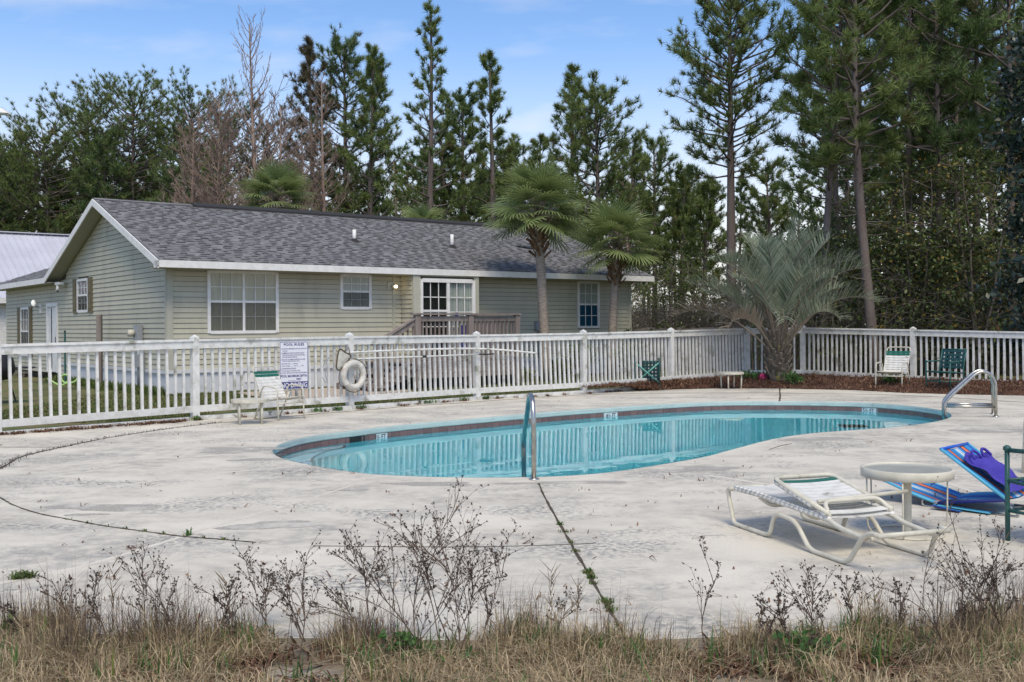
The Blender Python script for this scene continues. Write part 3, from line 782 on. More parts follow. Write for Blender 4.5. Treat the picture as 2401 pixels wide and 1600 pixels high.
cbl = thing('loose_cable', 'thin dark looped cable hanging on the fence left of the life ring', 'cable', tuple(onf(770, 860)))
MB().tube(smooth_path([onp(x, y, FP[2] + fn2 * .1, fn2) for x, y in ((802, 827), (783, 832), (766, 846), (757, 862), (763, 846), (771, 838), (764, 858), (763, 880), (767, 895), (763, 897), (755, 884))], 5), .006, 5).build('wire', W['greymetal'], cbl, smooth=True)

# ------------------------------------------------------------------ the house, in its own axes: x along the front, y into the depth, z up
HA = math.atan2(2400, 3022)
ds, dt = Vector((math.cos(HA), math.sin(HA), 0)), Vector((-math.sin(HA), math.cos(HA), 0))
C0 = Vector((-7.6, 22.6, 0))
house = thing('house', 'long single storey sage green house with grey shingle roof behind the fence', 'house', tuple(C0), HA, local=True)
def fr(px, py, t=0.0): q = onp(px, py, C0 + dt * t, dt); return (q - C0).dot(ds), q.z
def ga(px, py, s=0.0): q = onp(px, py, C0 + ds * s, ds); return (q - C0).dot(dt), q.z
HL, GW_, WG = 14.36, 8.0, 15.1           # front length, gable width, gable + wing
EZ, SLOPE, OV, OG = 2.93, .385, .6, .4   # eave height, roof pitch, overhangs
Z0 = .52; EXP = .1165
def rect(f, x0, y0, x1, y1, **k):
    a, b, c, d = f(x0, y0, **k), f(x1, y0, **k), f(x1, y1, **k), f(x0, y1, **k)
    s = sorted([(a[0] + d[0]) / 2, (b[0] + c[0]) / 2]); z = sorted([(a[1] + b[1]) / 2, (c[1] + d[1]) / 2])
    return s[0], s[1], z[0], z[1]
BP = .55                                  # bump-out of the sliding door bay
bay0, bay1 = fr(968, 700, -BP)[0], fr(1121, 700, -BP)[0]
W1 = rect(fr, 487, 637, 650, 781); W2 = rect(fr, 798, 645, 868, 725); W4 = rect(fr, 1354, 661, 1403, 769)
SL = list(rect(fr, 986, 657, 1111, 800, t=-BP)); SL[2] = .62
G1 = rect(ga, 184, 655, 209, 732); G2 = rect(ga, 51, 722, 70.5, 834); DR = list(rect(ga, 114, 715, 137, 866)); DR[2] = .2
front_wall = MB().box((HL / 2, .06, (Z0 + 2.85) / 2), (HL - .02, .1, 2.85 - Z0)).build('front_wall', W['lap_shade'], house)
gw = MB(); gp = [(0.0, Z0), (WG, Z0), (WG, 2.85), (GW_, 2.98), (4, 4.5), (0, 2.98)]
gp = [(0.02, .3), (WG, .1), (WG, 2.84), (8.0, 2.96), (4, 4.50), (0.02, 2.96)]
gw.add([(.012, y, z) for y, z in gp] + [(.11, y, z) for y, z in gp], [tuple(range(6)), tuple(reversed(range(6, 12)))] + [(i, (i + 1) % 6, 6 + (i + 1) % 6, 6 + i) for i in range(6)])
gable_wall = gw.build('gable_wall', W['lap_shade'], house)
def board(a0, a1, z0, z1, b0=None, b1=None, plane='f', off=0.0):
    b0 = a0 if b0 is None else b0; b1 = a1 if b1 is None else b1      # a: bottom ends, b: top ends
    z1 -= .0075
    P = [(a0, -.026, z0), (a1, -.026, z0), (b1, -.010, z1), (b0, -.010, z1), (a0, .006, z0), (a1, .006, z0), (b1, .006, z1), (b0, .006, z1)]
    if plane == 'f': vs_ = [(x, y + off, z) for x, y, z in P]; fs = [(0, 1, 2, 3), (4, 7, 6, 5), (0, 4, 5, 1), (3, 2, 6, 7), (0, 3, 7, 4), (1, 5, 6, 2)]
    else: vs_ = [(y + off, x, z) for x, y, z in P]; fs = [(3, 2, 1, 0), (5, 6, 7, 4), (1, 5, 4, 0), (7, 6, 2, 3), (4, 7, 3, 0), (2, 6, 5, 1)]
    return MB().add(vs_, fs)
def cut(a, b, zc, holes, m=.03):
    seg = [(a, b)]
    for h in holes:
        if h[2] - m < zc < h[3] + m:
            new = []
            for s, e in seg:
                if h[1] <= s or h[0] >= e: new.append((s, e)); continue
                if h[0] - s > .03: new.append((s, h[0]))
                if e - h[1] > .03: new.append((h[1], e))
            seg = new
    return seg
r = 0
z = Z0
while z < 2.80:
    zc = z + EXP / 2
    for a, b in cut(.10, HL - .09, zc, [W1, W2, W4, (bay0 - .02, bay1 + .02, 0, 3)]):
        board(a, b, z, min(z + EXP, 2.83)).build('siding_board', W['siding'], front_wall)
    for a, b in cut(bay0 + .18, bay1 - .1, zc, [SL]):
        if z > .55: board(a, b, z, min(z + EXP, 2.83), off=-BP).build('siding_board', W['siding'], front_wall)
    board(-BP + .02, -.02, z, min(z + EXP, 2.83), plane='g', off=bay0 - .002).build('siding_board', W['siding'], front_wall)
    z += EXP
z = .18
hy = lambda zz: (zz - 2.99) / SLOPE
while z < 4.45:
    z1 = z + EXP; zc = z + EXP / 2
    if z < 2.80:
        lo = .10 if z > .50 else 7.8
        for a, b in cut(lo, WG, zc, [G1, G2, DR]): board(a, b, z, z1, plane='g').build('siding_board', W['siding'], gable_wall)
    else:
        a0, a1 = max(.10, hy(z)), min(7.9, 8 - hy(z)); b0, b1 = max(.10, hy(z1)), min(7.9, 8 - hy(z1))
        if b1 - b0 > .1: board(a0, a1, z, z1, b0, b1, plane='g').build('siding_board', W['siding'], gable_wall)
    z = z1
# bay body, corner boards, bands, skirting
MB().box(((bay0 + bay1) / 2, -BP / 2 + .03, (Z0 + 2.85) / 2), (bay1 - bay0 - .04, BP - .04, 2.83 - Z0)).build('bay_wall', W['lap_shade'], house)
for x0, x1, off in ((bay0 - .004, bay0 + .18, -BP), (bay1 - .1, bay1 + .004, -BP)):
    MB().box(((x0 + x1) / 2, off - .008, (Z0 + 2.83) / 2), (x1 - x0, .05, 2.83 - Z0)).build('corner_board', W['corner'], house)
MB().box((.04, -.014, (Z0 - .06 + 2.83) / 2), (.13, .05, 2.83 - Z0 + .06)).build('corner_board', W['corner'], house)
MB().box((-.014, .045, (Z0 - .06 + 2.83) / 2), (.05, .1, 2.83 - Z0 + .06)).build('corner_board', W['corner'], house)
MB().box((HL - .04, -.014, (Z0 - .06 + 2.83) / 2), (.11, .05, 2.83 - Z0 + .06)).build('corner_board', W['corner'], house)
MB().box((HL - .05, 4, 1.7), (.1, 8, 2.3)).build('far_wall', W['corner'], house)
MB().box(((bay0 - .25), -.03, 1.7), (.05, .05, 2.3)).build('downspout', W['corner'], house)
MB().box((HL / 2, -.016, Z0 - .035), (HL + .03, .05, .08)).build('skirt_band', W['skirt'], house)
MB().box((-.016, 4.45, Z0 - .04), (.05, 8.9, .08)).build('skirt_band', W['skirt'], house)
k = 0; x = 0
while x < HL - .1:                        # skirting panels
    w = min(1.22, HL - x); MB().box((x + w / 2, .03 + .004 * (k % 2), .24), (w - .006, .05, .52)).build('skirt_panel', W['skirt'], house); x += 1.22; k += 1
y = 0.06
while y < 8.7:
    w = min(1.22, 8.9 - y); MB().box((.03 + .004 * (k % 2), y + w / 2, .22), (.05, w - .006, .5)).build('skirt_panel', W['skirt'], house); y += 1.22; k += 1
for sx_ in (2.0, 5.6): MB().box((sx_, .0, .30), (.42, .03, .22)).build('foundation_vent', W['trim'], house)
MB().box((HL * .8, .0, .22), (.9, .03, .4)).build('crawl_opening', W['room'], house)

# roof: slabs, shingles, ridge, fascia, rakes, soffits
rz = lambda y: EZ + SLOPE * (y + OV) if y <= 4 else EZ + SLOPE * (8 + OV - y)
X0, X1 = -OG, HL + OG
RZ = rz(4)
rb = MB()
for (ya, yb) in ((-OV, 4.0), (8 + OV, 4.0)):
    za, zb = rz(ya), RZ
    P = [(X0, ya, za), (X1, ya, za), (X1, yb, zb), (X0, yb, zb)]
    rb.add([(x, y, z - .012) for x, y, z in P] + [(x, y, z - .10) for x, y, z in P], [(0, 1, 2, 3), (7, 6, 5, 4), (0, 4, 5, 1), (1, 5, 6, 2), (3, 7, 4, 0)])
# wing behind: eave on the gable side, hipped at the far end
wy0, wy1, wx1 = 8.2, WG + .4, 8.0
P = [(-OG, wy0, EZ), (-OG, wy1, EZ), (3.8, wy1 - 4.2, EZ + SLOPE * 4.2), (3.8, wy0, EZ + SLOPE * 4.2), (wx1, wy1, EZ), (wx1, wy0, EZ)]
rb.add([(x, y, z - .012) for x, y, z in P], [(0, 3, 2, 1), (1, 2, 4), (2, 3, 5, 4)])
roof = rb.build('roof', W['dark'], house)
U = Vector((0, 1, SLOPE)).normalized(); UN = Vector((0, -SLOPE, 1)).normalized(); UL = (4 + OV) / U.y
def shingle_boxes(nrow, x_start, x_end, expo, frame, seed):
    g = random.Random(seed); out = []
    for rrow in range(nrow):
        x = x_start - g.uniform(0, .3)
        while x < x_end:
            w = g.choice((.14, .17, .2, .24, .28, .33))
            a, b = max(x, x_start), min(x + w, x_end)
            if b - a > .03: out.append((rrow, a, b - .006, g.choice((.004, .005, .012, .014, .016))))
            x += w
    return out
def sh_geo(rrow, a, b, th):
    d0, d1 = rrow * .146 - .012, rrow * .146 + .150
    p = []
    for (x, dd, h) in ((a, d0, th), (b, d0, th), (b, d1, th * .2), (a, d1, th * .2), (a, d0, -.011), (b, d0, -.011)):
        q = Vector((x, -OV, EZ)) + U * dd + UN * h; p.append(q)
    return p, [(0, 1, 2, 3), (4, 5, 1, 0), (4, 0, 3), (1, 5, 2)]
sh = shingle_boxes(int(UL / .146) + 1, X0 + .01, X1 - .01, .146, None, 5)
sh = [q for q in sh if q[0] * .146 + .15 < UL + .05]
sh.sort(key=lambda q: q[1] * 1.0 + q[0] * .12)
fld = MB()
for i, q in enumerate(sh):
    vs_, fs = sh_geo(*q)
    if i < 300: MB().add(vs_, fs).build('shingle', W['shingle'], roof)
    else: fld.add(vs_, fs)
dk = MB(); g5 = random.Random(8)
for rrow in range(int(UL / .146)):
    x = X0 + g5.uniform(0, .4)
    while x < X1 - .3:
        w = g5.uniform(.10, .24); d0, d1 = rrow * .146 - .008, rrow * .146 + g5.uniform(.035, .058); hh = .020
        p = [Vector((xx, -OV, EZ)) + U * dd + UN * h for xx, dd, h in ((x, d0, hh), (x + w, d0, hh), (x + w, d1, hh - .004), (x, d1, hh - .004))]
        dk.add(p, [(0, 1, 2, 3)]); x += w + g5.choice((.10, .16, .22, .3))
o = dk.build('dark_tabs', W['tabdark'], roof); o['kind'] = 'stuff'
o = fld.build('shingle_field', W['shingle_i'], roof); o['kind'] = 'stuff'
wf = MB(); g = random.Random(9)
UX = Vector((1, 0, SLOPE)).normalized()
for rrow in range(28):
    dd = rrow * .146; y = wy0
    while y < wy1 - dd * .93:
        w = g.choice((.2, .26, .33)); th = g.choice((.004, .012, .016))
        a = Vector((-OG, y, EZ)) + UX * (dd - .01); b = a + UX * .155
        wf.add([a + Z * th, a + Vector((0, w - .005, th)), b + Vector((0, w - .005, .002)), b + Z * .002, a - Z * .012, a + Vector((0, w, -.012))], [(3, 2, 1, 0), (0, 1, 5, 4)]); y += w
o = wf.build('wing_shingles', W['shingle_i'], roof); o['kind'] = 'stuff'
for x0 in np.arange(X0, X1 - .2, .30):
    MB().add([(x0, 3.86, RZ - .05 + .016), (x0 + .31, 3.86, RZ - .05 + .02), (x0 + .31, 4, RZ + .022), (x0, 4, RZ + .018), (x0 + .31, 4.14, RZ - .03), (x0, 4.14, RZ - .034)], [(0, 1, 2, 3), (3, 2, 4, 5)]).build('ridge_cap', W['shingle'], roof)
MB().add([(2.1, 3.78, RZ - .025), (X1 - .5, 3.78, RZ - .025), (X1 - .5, 4, RZ + .075), (2.1, 4, RZ + .075), (X1 - .5, 4.22, RZ - .02), (2.1, 4.22, RZ - .02), (2.1, 3.78, RZ - .07), (X1 - .5, 3.78, RZ - .07)],
         [(0, 1, 2, 3), (3, 2, 4, 5), (6, 7, 1, 0), (0, 3, 5)]).build('ridge_vent', W['dark'], roof)
FZ = .155
MB().box(((X0 + X1) / 2, -OV - .005, EZ - FZ / 2 - .012), (X1 - X0 + .03, .03, FZ)).build('fascia', W['trim'], house)
MB().box(((X0 + X1) / 2, 8 + OV + .005, EZ - FZ / 2 - .012), (X1 - X0 + .03, .03, FZ)).build('fascia', W['trim'], house)
MB().box((-OG - .004, (wy0 + .45 + wy1) / 2, EZ - FZ / 2 - .012), (.03, wy1 - wy0 - .45, FZ)).build('fascia', W['trim'], house)
for xx in (X0 - .018, X1 + .018):
    for ya, yb in ((-OV - .02, 4.0), (8 + OV + .02, 4.0)):
        za, zb = rz(ya), RZ
        m1 = MB(); t = .016
        m1.add([(xx - t, ya, za - .012), (xx - t, yb, zb - .012), (xx - t, yb, zb - .18), (xx - t, ya, za - .18), (xx + t, ya, za - .012), (xx + t, yb, zb - .012), (xx + t, yb, zb - .18), (xx + t, ya, za - .18)],
               [(0, 1, 2, 3), (7, 6, 5, 4), (0, 4, 5, 1), (3, 2, 6, 7), (0, 3, 7, 4), (1, 5, 6, 2)])
        m1.build('rake_board', W['trim'], house)
MB().box(((X0 + X1) / 2, -OV / 2, EZ - FZ - .004), (X1 - X0, OV - .03, .02)).build('soffit', W['soffit'], house)
MB().box((-OG / 2, (wy0 + wy1) / 2, EZ - FZ - .004), (OG - .02, wy1 - wy0, .02)).build('soffit', W['soffit'], house)
sf = MB()
for ya, yb in ((-OV, 4.0), (8 + OV, 4.0)):
    za, zb = rz(ya) - .115, RZ - .115
    sf.add([(X0, ya, za), (.02, ya, za), (.02, yb, zb), (X0, yb, zb), (X0, ya, za - .02), (.02, ya, za - .02), (.02, yb, zb - .02), (X0, yb, zb - .02)], [(0, 1, 2, 3), (7, 6, 5, 4), (0, 4, 5, 1), (2, 6, 7, 3)])
sf.build('rake_soffit', W['soffit'], house)
for (ya, yb) in ((-OV, 0.08),):
    MB().add([(X0 - .034, ya - .02, EZ - .17), (X0 - .034, ya + .22, EZ - .17), (X0 - .034, ya + .22, EZ - .03), (X0 - .034, ya - .02, EZ - .02), (X0, ya - .02, EZ - .17), (X0, ya + .22, EZ - .17), (X0, ya + .22, EZ - .03), (X0, ya - .02, EZ - .02)],
             [(3, 2, 1, 0), (4, 5, 6, 7), (0, 1, 5, 4), (1, 2, 6, 5), (2, 3, 7, 6), (3, 0, 4, 7)]).build('eave_return', W['trim'], house)

# windows
def win(rc, plane, off, ncol, kind, fw=.055, lower='screen', cols=3, rows=2):
    a0, a1, z0, z1 = rc
    def B(c0, c1, e0, e1, d0, d1):            # box in wall coordinates; d = distance out of the wall
        if plane == 'f': return MB().box(((c0 + c1) / 2, off - (d0 + d1) / 2, (e0 + e1) / 2), (c1 - c0, d1 - d0, e1 - e0))
        return MB().box((off - (d0 + d1) / 2, (c0 + c1) / 2, (e0 + e1) / 2), (d1 - d0, c1 - c0, e1 - e0))
    f = MB()
    def addb(mb_, *q):
        t = B(*q); mb_.add(t.v, t.f)
    for q in ((a0 - .02, a0 + fw, z0, z1), (a1 - fw, a1 + .02, z0, z1), (a0 + fw, a1 - fw, z1 - fw, z1 + .015), (a0 + fw, a1 - fw, z0 - .015, z0 + fw)): addb(f, *q, -.02, .045)
    frame = f.build('window', W['trim'], house)
    nb = ncol; bw_ = (a1 - a0 - 2 * fw) / nb
    zm_ = (z0 + z1) / 2 + .01
    B(a0 + .03, a1 - .03, z0 + .03, z1 - .03, -.006, .0).build('blind' if kind != 'dark' else 'room_interior', W[{'blind': 'blind', 'white': 'blindw', 'dark': 'room', 'blue': 'blindw'}[kind]], frame)
    for b in range(nb):
        x0 = a0 + fw + b * bw_; x1 = x0 + bw_
        if b: B(x0 - .03, x0 + .03, z0 + fw, z1 - fw, -.02, .04).build('mullion', W['trim'], frame)
        x0 += .03 if b else 0; x1 -= .03 if b < nb - 1 else 0
        B(x0, x1, zm_ - .025, zm_ + .025, -.01, .040).build('meeting_rail', W['trim'], frame)
        for half, (e0, e1) in enumerate(((z0 + fw, zm_ - .025), (zm_ + .025, z1 - fw))):
            if half == 0 and lower == 'screen':
                B(x0, x1, e0, e1, .034, .036).build('insect_screen', W['scr'], frame)
            if half == 0 and kind == 'blue': B(x0, x1, e0, e1, .001, .006).build('curtain', W['blue'], frame)
            for c in range(cols):
                for rr_ in range(rows):
                    c0, c1 = x0 + (x1 - x0) * c / cols, x0 + (x1 - x0) * (c + 1) / cols
                    q0, q1 = e0 + (e1 - e0) * rr_ / rows, e0 + (e1 - e0) * (rr_ + 1) / rows
                    B(c0 + .004, c1 - .004, q0 + .004, q1 - .004, .012, .015).build('pane', W['pane'], frame)
            for c in range(1, cols): cc = x0 + (x1 - x0) * c / cols; B(cc - .009, cc + .009, e0, e1, .016, .028).build('muntin', W['trim'], frame)
            for rr_ in range(1, rows): q = e0 + (e1 - e0) * rr_ / rows; B(x0, x1, q - .009, q + .009, .017, .027).build('muntin', W['trim'], frame)
    return frame
def pane_mat(name, tcol):
    mt = bpy.data.materials.new(name); mt.use_nodes = True; N, L = mt.node_tree.nodes, mt.node_tree.links
    N.remove(N['Principled BSDF']); out = N['Material Output']
    t = N.new('ShaderNodeBsdfTransparent'); t.inputs[0].default_value = (*tcol, 1)
    g = N.new('ShaderNodeBsdfGlossy'); g.inputs['Roughness'].default_value = .02
    fr_ = N.new('ShaderNodeFresnel'); gg_ = N.new('ShaderNodeNewGeometry'); mr_ = N.new('ShaderNodeMapRange'); mr_.inputs['To Min'].default_value = 1.45; mr_.inputs['To Max'].default_value = 1 / 1.45
    L.new(gg_.outputs['Backfacing'], mr_.inputs['Value']); L.new(mr_.outputs[0], fr_.inputs[0])
    mx = N.new('ShaderNodeMixShader'); L.new(fr_.outputs[0], mx.inputs[0]); L.new(t.outputs[0], mx.inputs[1]); L.new(g.outputs[0], mx.inputs[2]); L.new(mx.outputs[0], out.inputs[0])
    return mt
W['pane'] = pane_mat('window_pane', (.85, .87, .86)); 
def screen_mat():
    mt = bpy.data.materials.new('insect_screen_mesh'); mt.use_nodes = True; N, L = mt.node_tree.nodes, mt.node_tree.links
    bs = N['Principled BSDF']; bs.inputs['Base Color'].default_value = (.07, .07, .065, 1); bs.inputs['Roughness'].default_value = .8
    t = N.new('ShaderNodeBsdfTransparent'); mx = N.new('ShaderNodeMixShader'); mx.inputs[0].default_value = .28
    L.new(t.outputs[0], mx.inputs[1]); L.new(bs.outputs[0], mx.inputs[2]); L.new(mx.outputs[0], N['Material Output'].inputs[0]); return mt
W['scr'] = screen_mat()
win(W1, 'f', 0, 2, 'blind'); win(W2, 'f', 0, 1, 'white'); win(W4, 'f', 0, 1, 'blue', lower='none')
win(G1, 'g', 0, 1, 'dark'); win(G2, 'g', 0, 1, 'dark')
for rc in (G1, G2):
    w = .36
    for a0, a1 in ((rc[0] - w - .03, rc[0] - .03), (rc[1] + .03, rc[1] + w + .03)):
        shm = MB().box((-.035, (a0 + a1) / 2, (rc[2] + rc[3]) / 2), (.03, a1 - a0, rc[3] - rc[2] + .05)).build('shutter', W['shutter'], house)
        zm_ = (rc[2] + rc[3]) / 2
        for e0, e1 in ((rc[2] + .06, zm_ - .05), (zm_ + .05, rc[3] - .06)):
            MB().box((-.056, (a0 + a1) / 2, (e0 + e1) / 2), (.014, a1 - a0 - .14, e1 - e0)).build('shutter_panel', W['shutter'], shm)
# side door
a0, a1, z0, z1 = DR
df = MB(); 
for q in (((a0 - .06, a0 + .06), (z0, z1 + .05)), ((a1 - .06, a1 + .06), (z0, z1 + .05)), ((a0 + .06, a1 - .06), (z1 - .06, z1 + .05))):
    df.box((-.03, sum(q[0]) / 2, sum(q[1]) / 2), (.05, q[0][1] - q[0][0], q[1][1] - q[1][0]))
dfr = df.build('door_frame', W['trim'], house)
door = MB().box((-.006, (a0 + a1) / 2 , (z0 + z1) / 2 - .03), (.03, a1 - a0 - .13, z1 - z0 - .08)).build('door', W['trim'], house)
MB().box((-.026, a0 + .2, z0 + .95), (.02, .05, .16)).build('handle', W['black'], door)
MB().box((-.024, (a0 + a1) / 2 + .1, (z0 + z1) / 2), (.012, .06, z1 - z0 - .2)).build('door_gap', W['room'], door)
# sliding door
a0, a1, z0, z1 = SL; yo = -BP
sf_ = MB()
for c0, c1, e0, e1 in ((a0 - .02, a0 + .05, z0, z1), (a1 - .07, a1 + .02, z0, z1), (a0 + .05, a1 - .07, z1 - .07, z1 + .03), (a0 + .05, a1 - .07, z0, z0 + .06)):
    sf_.box(((c0 + c1) / 2, yo - .02, (e0 + e1) / 2), (c1 - c0, .07, e1 - e0))
sld = sf_.build('sliding_door', W['trim'], house)
am = (a0 + a1) / 2
MB().box((am, yo - .02, (z0 + z1) / 2), (.08, .05, z1 - z0 - .14)).build('stile', W['trim'], sld)
MB().box(((a0 + am) / 2, yo + .035, (z0 + z1) / 2), (am - a0 - .06, .01, z1 - z0 - .1)).build('room_interior', W['room'], sld)
nb_ = 9; bw_ = (a1 - .07 - am - .04) / nb_
for k in range(nb_):
    MB().box((am + .04 + bw_ * (k + .5), yo + .03 + .006 * (k % 2), (z0 + z1) / 2), (bw_ - .004, .006, z1 - z0 - .12)).build('blind_slat', W['blindw'], sld)
for c0, c1 in ((a0 + .05, am - .04), (am + .04, a1 - .07)):
    for c in range(3):
        for rr_ in range(5):
            x0, x1 = c0 + (c1 - c0) * c / 3, c0 + (c1 - c0) * (c + 1) / 3; q0, q1 = z0 + .06 + (z1 - z0 - .13) * rr_ / 5, z0 + .06 + (z1 - z0 - .13) * (rr_ + 1) / 5
            MB().box(((x0 + x1) / 2, yo - .004, (q0 + q1) / 2), (x1 - x0 - .006, .004, q1 - q0 - .006)).build('pane', W['pane'], sld)
    for c in (1, 2): x = c0 + (c1 - c0) * c / 3; MB().box((x, yo - .012, (z0 + z1) / 2), (.022, .012, z1 - z0 - .13)).build('muntin', W['trim'], sld)
    for rr_ in range(1, 5): q = z0 + .06 + (z1 - z0 - .13) * rr_ / 5; MB().box(((c0 + c1) / 2, yo - .0125, q), (c1 - c0, .011, .022)).build('muntin', W['trim'], sld)
MB().box(((a0 + am) / 2, yo - .016, z0 + 1.23), (am - a0 - .05, .02, .05)).build('rail', W['trim'], sld)
MB().box((am + .26, yo - .03, z0 + 1.12), (.07, .03, .13)).build('door_handle', W['navy'], sld)
# things on the walls
def wallpt(s, t, z): return C0 + ds * s + dt * t + Z * z
q = fr(914, 670); c = wallpt(q[0], -.03, q[1])
fl_ = thing('floodlight', 'lit spotlight on a cream plate between the small window and the sliding door', 'light', tuple(c), HA, local=True)
MB().box((0, 0, 0), (.17, .04, .17)).build('back_plate', W['cream'], fl_)
MB().tube([(.02, -.02, -.02), (.06, -.12, -.03)], [.03, .05], 10).build('lamp_holder', W['cream'], fl_, smooth=True)
MB().lathe([(.002, -.035), (.03, -.028), (.042, 0), (.03, .028), (.002, .035)], 12, (.07, -.15, -.03)).build('bulb', W['bulb'], fl_, smooth=True)
q = ga(97, 717); c = wallpt(-.04, q[0], q[1])
wl2 = thing('wall_lantern', 'clear glass wall lantern lit beside the white side door', 'light', tuple(c), HA, local=True)
MB().box((0, -.12, -.1), (.06, .12, .26)).build('back_plate', W['trim'], wl2)
MB().tube(fillet([(-.02, -.12, -.05), (-.2, -.06, -.05), (-.2, -.06, .02)], .06), .016, 6).build('arm', W['steel'], wl2, smooth=True)
MB().lathe([(.02, -.05), (.055, 0), (.065, .05), (.045, .11), (.02, .14)], 12, (-.2, -.06, .03)).build('globe', W['lampglass'], wl2, smooth=True)
q = ga(139, 648, s=-.2); c = wallpt(-.2, q[0], EZ - .2)
cm_ = thing('security_camera', 'small white security camera under the gable eave', 'camera', tuple(c), HA, local=True)
MB().box((0, 0, 0), (.16, .34, .07)).build('mount', W['trim'], cm_)
MB().tube([(-.04, -.02, -.03), (-.06, -.05, -.2)], [.035, .055], 10).build('camera_body', W['trim'], cm_, smooth=True)
MB().lathe([(.001, -.02), (.035, -.015), (.035, .015), (.001, .02)], 10, (-.064, -.056, -.215)).build('lens', W['black'], cm_)
q0, q1 = ga(323, 766), ga(345, 801); c = wallpt(-.1, (q0[0] + q1[0]) / 2, (q0[1] + q1[1]) / 2)
mt_ = thing('electric_meter', 'grey electric meter box with conduit on the gable wall', 'meter box', tuple(c), HA, local=True)
MB().box((0, 0, 0), (.13, .26, .42)).build('meter_box', W['greymetal'], mt_)
dl = MB().lathe([(.001, -.08), (.08, -.07), (.085, .05), (.001, .08)], 14).build('dial', W['cream'], mt_, smooth=True)
dl.location = (-.13, .08, .02); dl.rotation_euler = (0, R(90), 0)
MB().tube([(0, -.05, -.25), (0, -.05, -1.25)], .045, 8).build('conduit', W['greymetal'], mt_, smooth=True)
MB().box((.0, -.05, -.62), (.14, .2, .3)).build('junction_box', W['greymetal'], mt_)
MB().tube([(.02, -.3, -.3), (.02, -.3, -1.2)], .022, 6).build('conduit', W['greymetal'], mt_)
q = fr(1257, 765); c = wallpt(q[0], -.08, q[1])
ub = thing('outlet_box', 'small grey utility box with conduit between the porch and the taller palm', 'utility box', tuple(c), HA, local=True)
MB().box((0, 0, 0), (.18, .1, .24)).build('box_body', W['greymetal'], ub); MB().box((0, -.055, .02), (.13, .012, .15)).build('cover', W['greymetal'], ub)
MB().tube([(.04, 0, -.12), (.04, 0, -.9)], .02, 6).build('conduit', W['greymetal'], ub)
for px, py0, py1, lb in ((831, 539, 566, 'white vent pipe on the roof above the small window'), (1060, 550, 580, 'white vent pipe on the roof above the sliding door')):
    n = Vector((dt * -SLOPE + Z)).normalized(); q = onp(px, py1, C0 + dt * -OV + Z * EZ, (Z - dt * SLOPE))
    vp = thing('vent_pipe', lb, 'vent pipe', tuple(q), 0, 'vent pipes on the shingle roof')
    hgt = (py1 - py0) / FPX * q.y
    MB().tube([q - Z * .05, q + Z * hgt], .05, 12).build('pipe', W['trim'], vp, smooth=True)
    MB().lathe([(.13, -.04), (.09, .03), (.055, .07)], 14, tuple(q)).build('flashing', W['dark'], vp)
q = onp(1238, 585, C0 + dt * -OV + Z * EZ, (Z - dt * SLOPE))
rj = thing('roof_patch', 'bent black flap lying on the roof behind the taller palm', 'roof vent', tuple(q), HA, local=True)
MB().add([(-.3, .1, .13), (-.05, .0, .05), (-.02, .22, .13), (-.25, .3, .2), (.32, -.02, .04), (.32, .2, .12)], [(0, 1, 2, 3), (1, 4, 5, 2), (3, 2, 1, 0), (2, 5, 4, 1)]).build('flap', W['black'], rj)

# porch
PT = -2.35
pa, pb = fr(978, 740, PT)[0], fr(1211, 740, PT)[0]
pm = fr(1102, 740, PT)[0]
rt_z = fr(1095, 738, PT)[1]; FLZ = .60
porch = thing('porch', 'weathered wooden porch with balusters and steps at the sliding door', 'porch', tuple(C0), HA, local=True)
for x in (pa, pm, pb): MB().box((x, PT, rt_z / 2), (.14, .12, rt_z - .02)).build('post', W['wood'], porch)
MB().box((pb, -.1, rt_z / 2), (.1, .1, rt_z)).build('post', W['wood'], porch)
MB().box(((pa + pb) / 2 - .03, PT, rt_z + .012), (pb - pa + .24, .17, .04)).build('cap_rail', W['wood'], porch)
MB().box((pb, PT / 2, rt_z + .012), (.15, -PT - .2, .04)).build('cap_rail', W['wood'], porch)
for x0, x1 in ((pa, pm), (pm, pb)):
    MB().box(((x0 + x1) / 2, PT, rt_z - .10), (x1 - x0 - .12, .04, .12)).build('rail', W['wood'], porch)
    MB().box(((x0 + x1) / 2, PT, FLZ + .10), (x1 - x0 - .12, .04, .09)).build('rail', W['wood'], porch)
    nbl = int((x1 - x0) / .135)
    for k in range(nbl):
        MB().box((x0 + .1 + (x1 - x0 - .2) * (k + .5) / nbl, PT + .03, (FLZ + rt_z) / 2 - .02), (.038, .036, rt_z - FLZ - .12)).build('baluster', W['wood'], porch)
for zz, h in ((rt_z - .10, .12), (FLZ + .10, .09)): MB().box((pb, PT / 2, zz), (.04, -PT - .2, h)).build('rail', W['wood'], porch)
for k in range(12): MB().box((pb - .03, PT + .2 + (-PT - .4) * k / 11, (FLZ + rt_z) / 2 - .02), (.036, .085, rt_z - FLZ - .12)).build('baluster', W['wood'], porch)
ndb = 13
for k in range(ndb):
    y = PT + (-PT - .04) * (k + .5) / ndb; xe = pb
    MB().box(((pa + pb) / 2, y, FLZ - .02), (pb - pa + .1, -PT / ndb - .012, .036)).build('deck_board', W['wood'], porch)
for k in range(3): MB().box(((pa + pb) / 2, PT - .01, FLZ - .09 - k * .115), (pb - pa + .12, .03, .105)).build('skirt_board', W['wood'], porch)
for x in (pa + .6, pm + .3, pb - .5): MB().box((x, PT + .3, .12), (.12, .12, .7)).build('leg', W['wood'], porch)
MB().box(((pa + pb) / 2, -1.2, .1), (pb - pa - .1, 2.0, .35)).build('painted_crawl_shadow', W['room'], porch)  # near-black box painted in for the shade under the porch floor
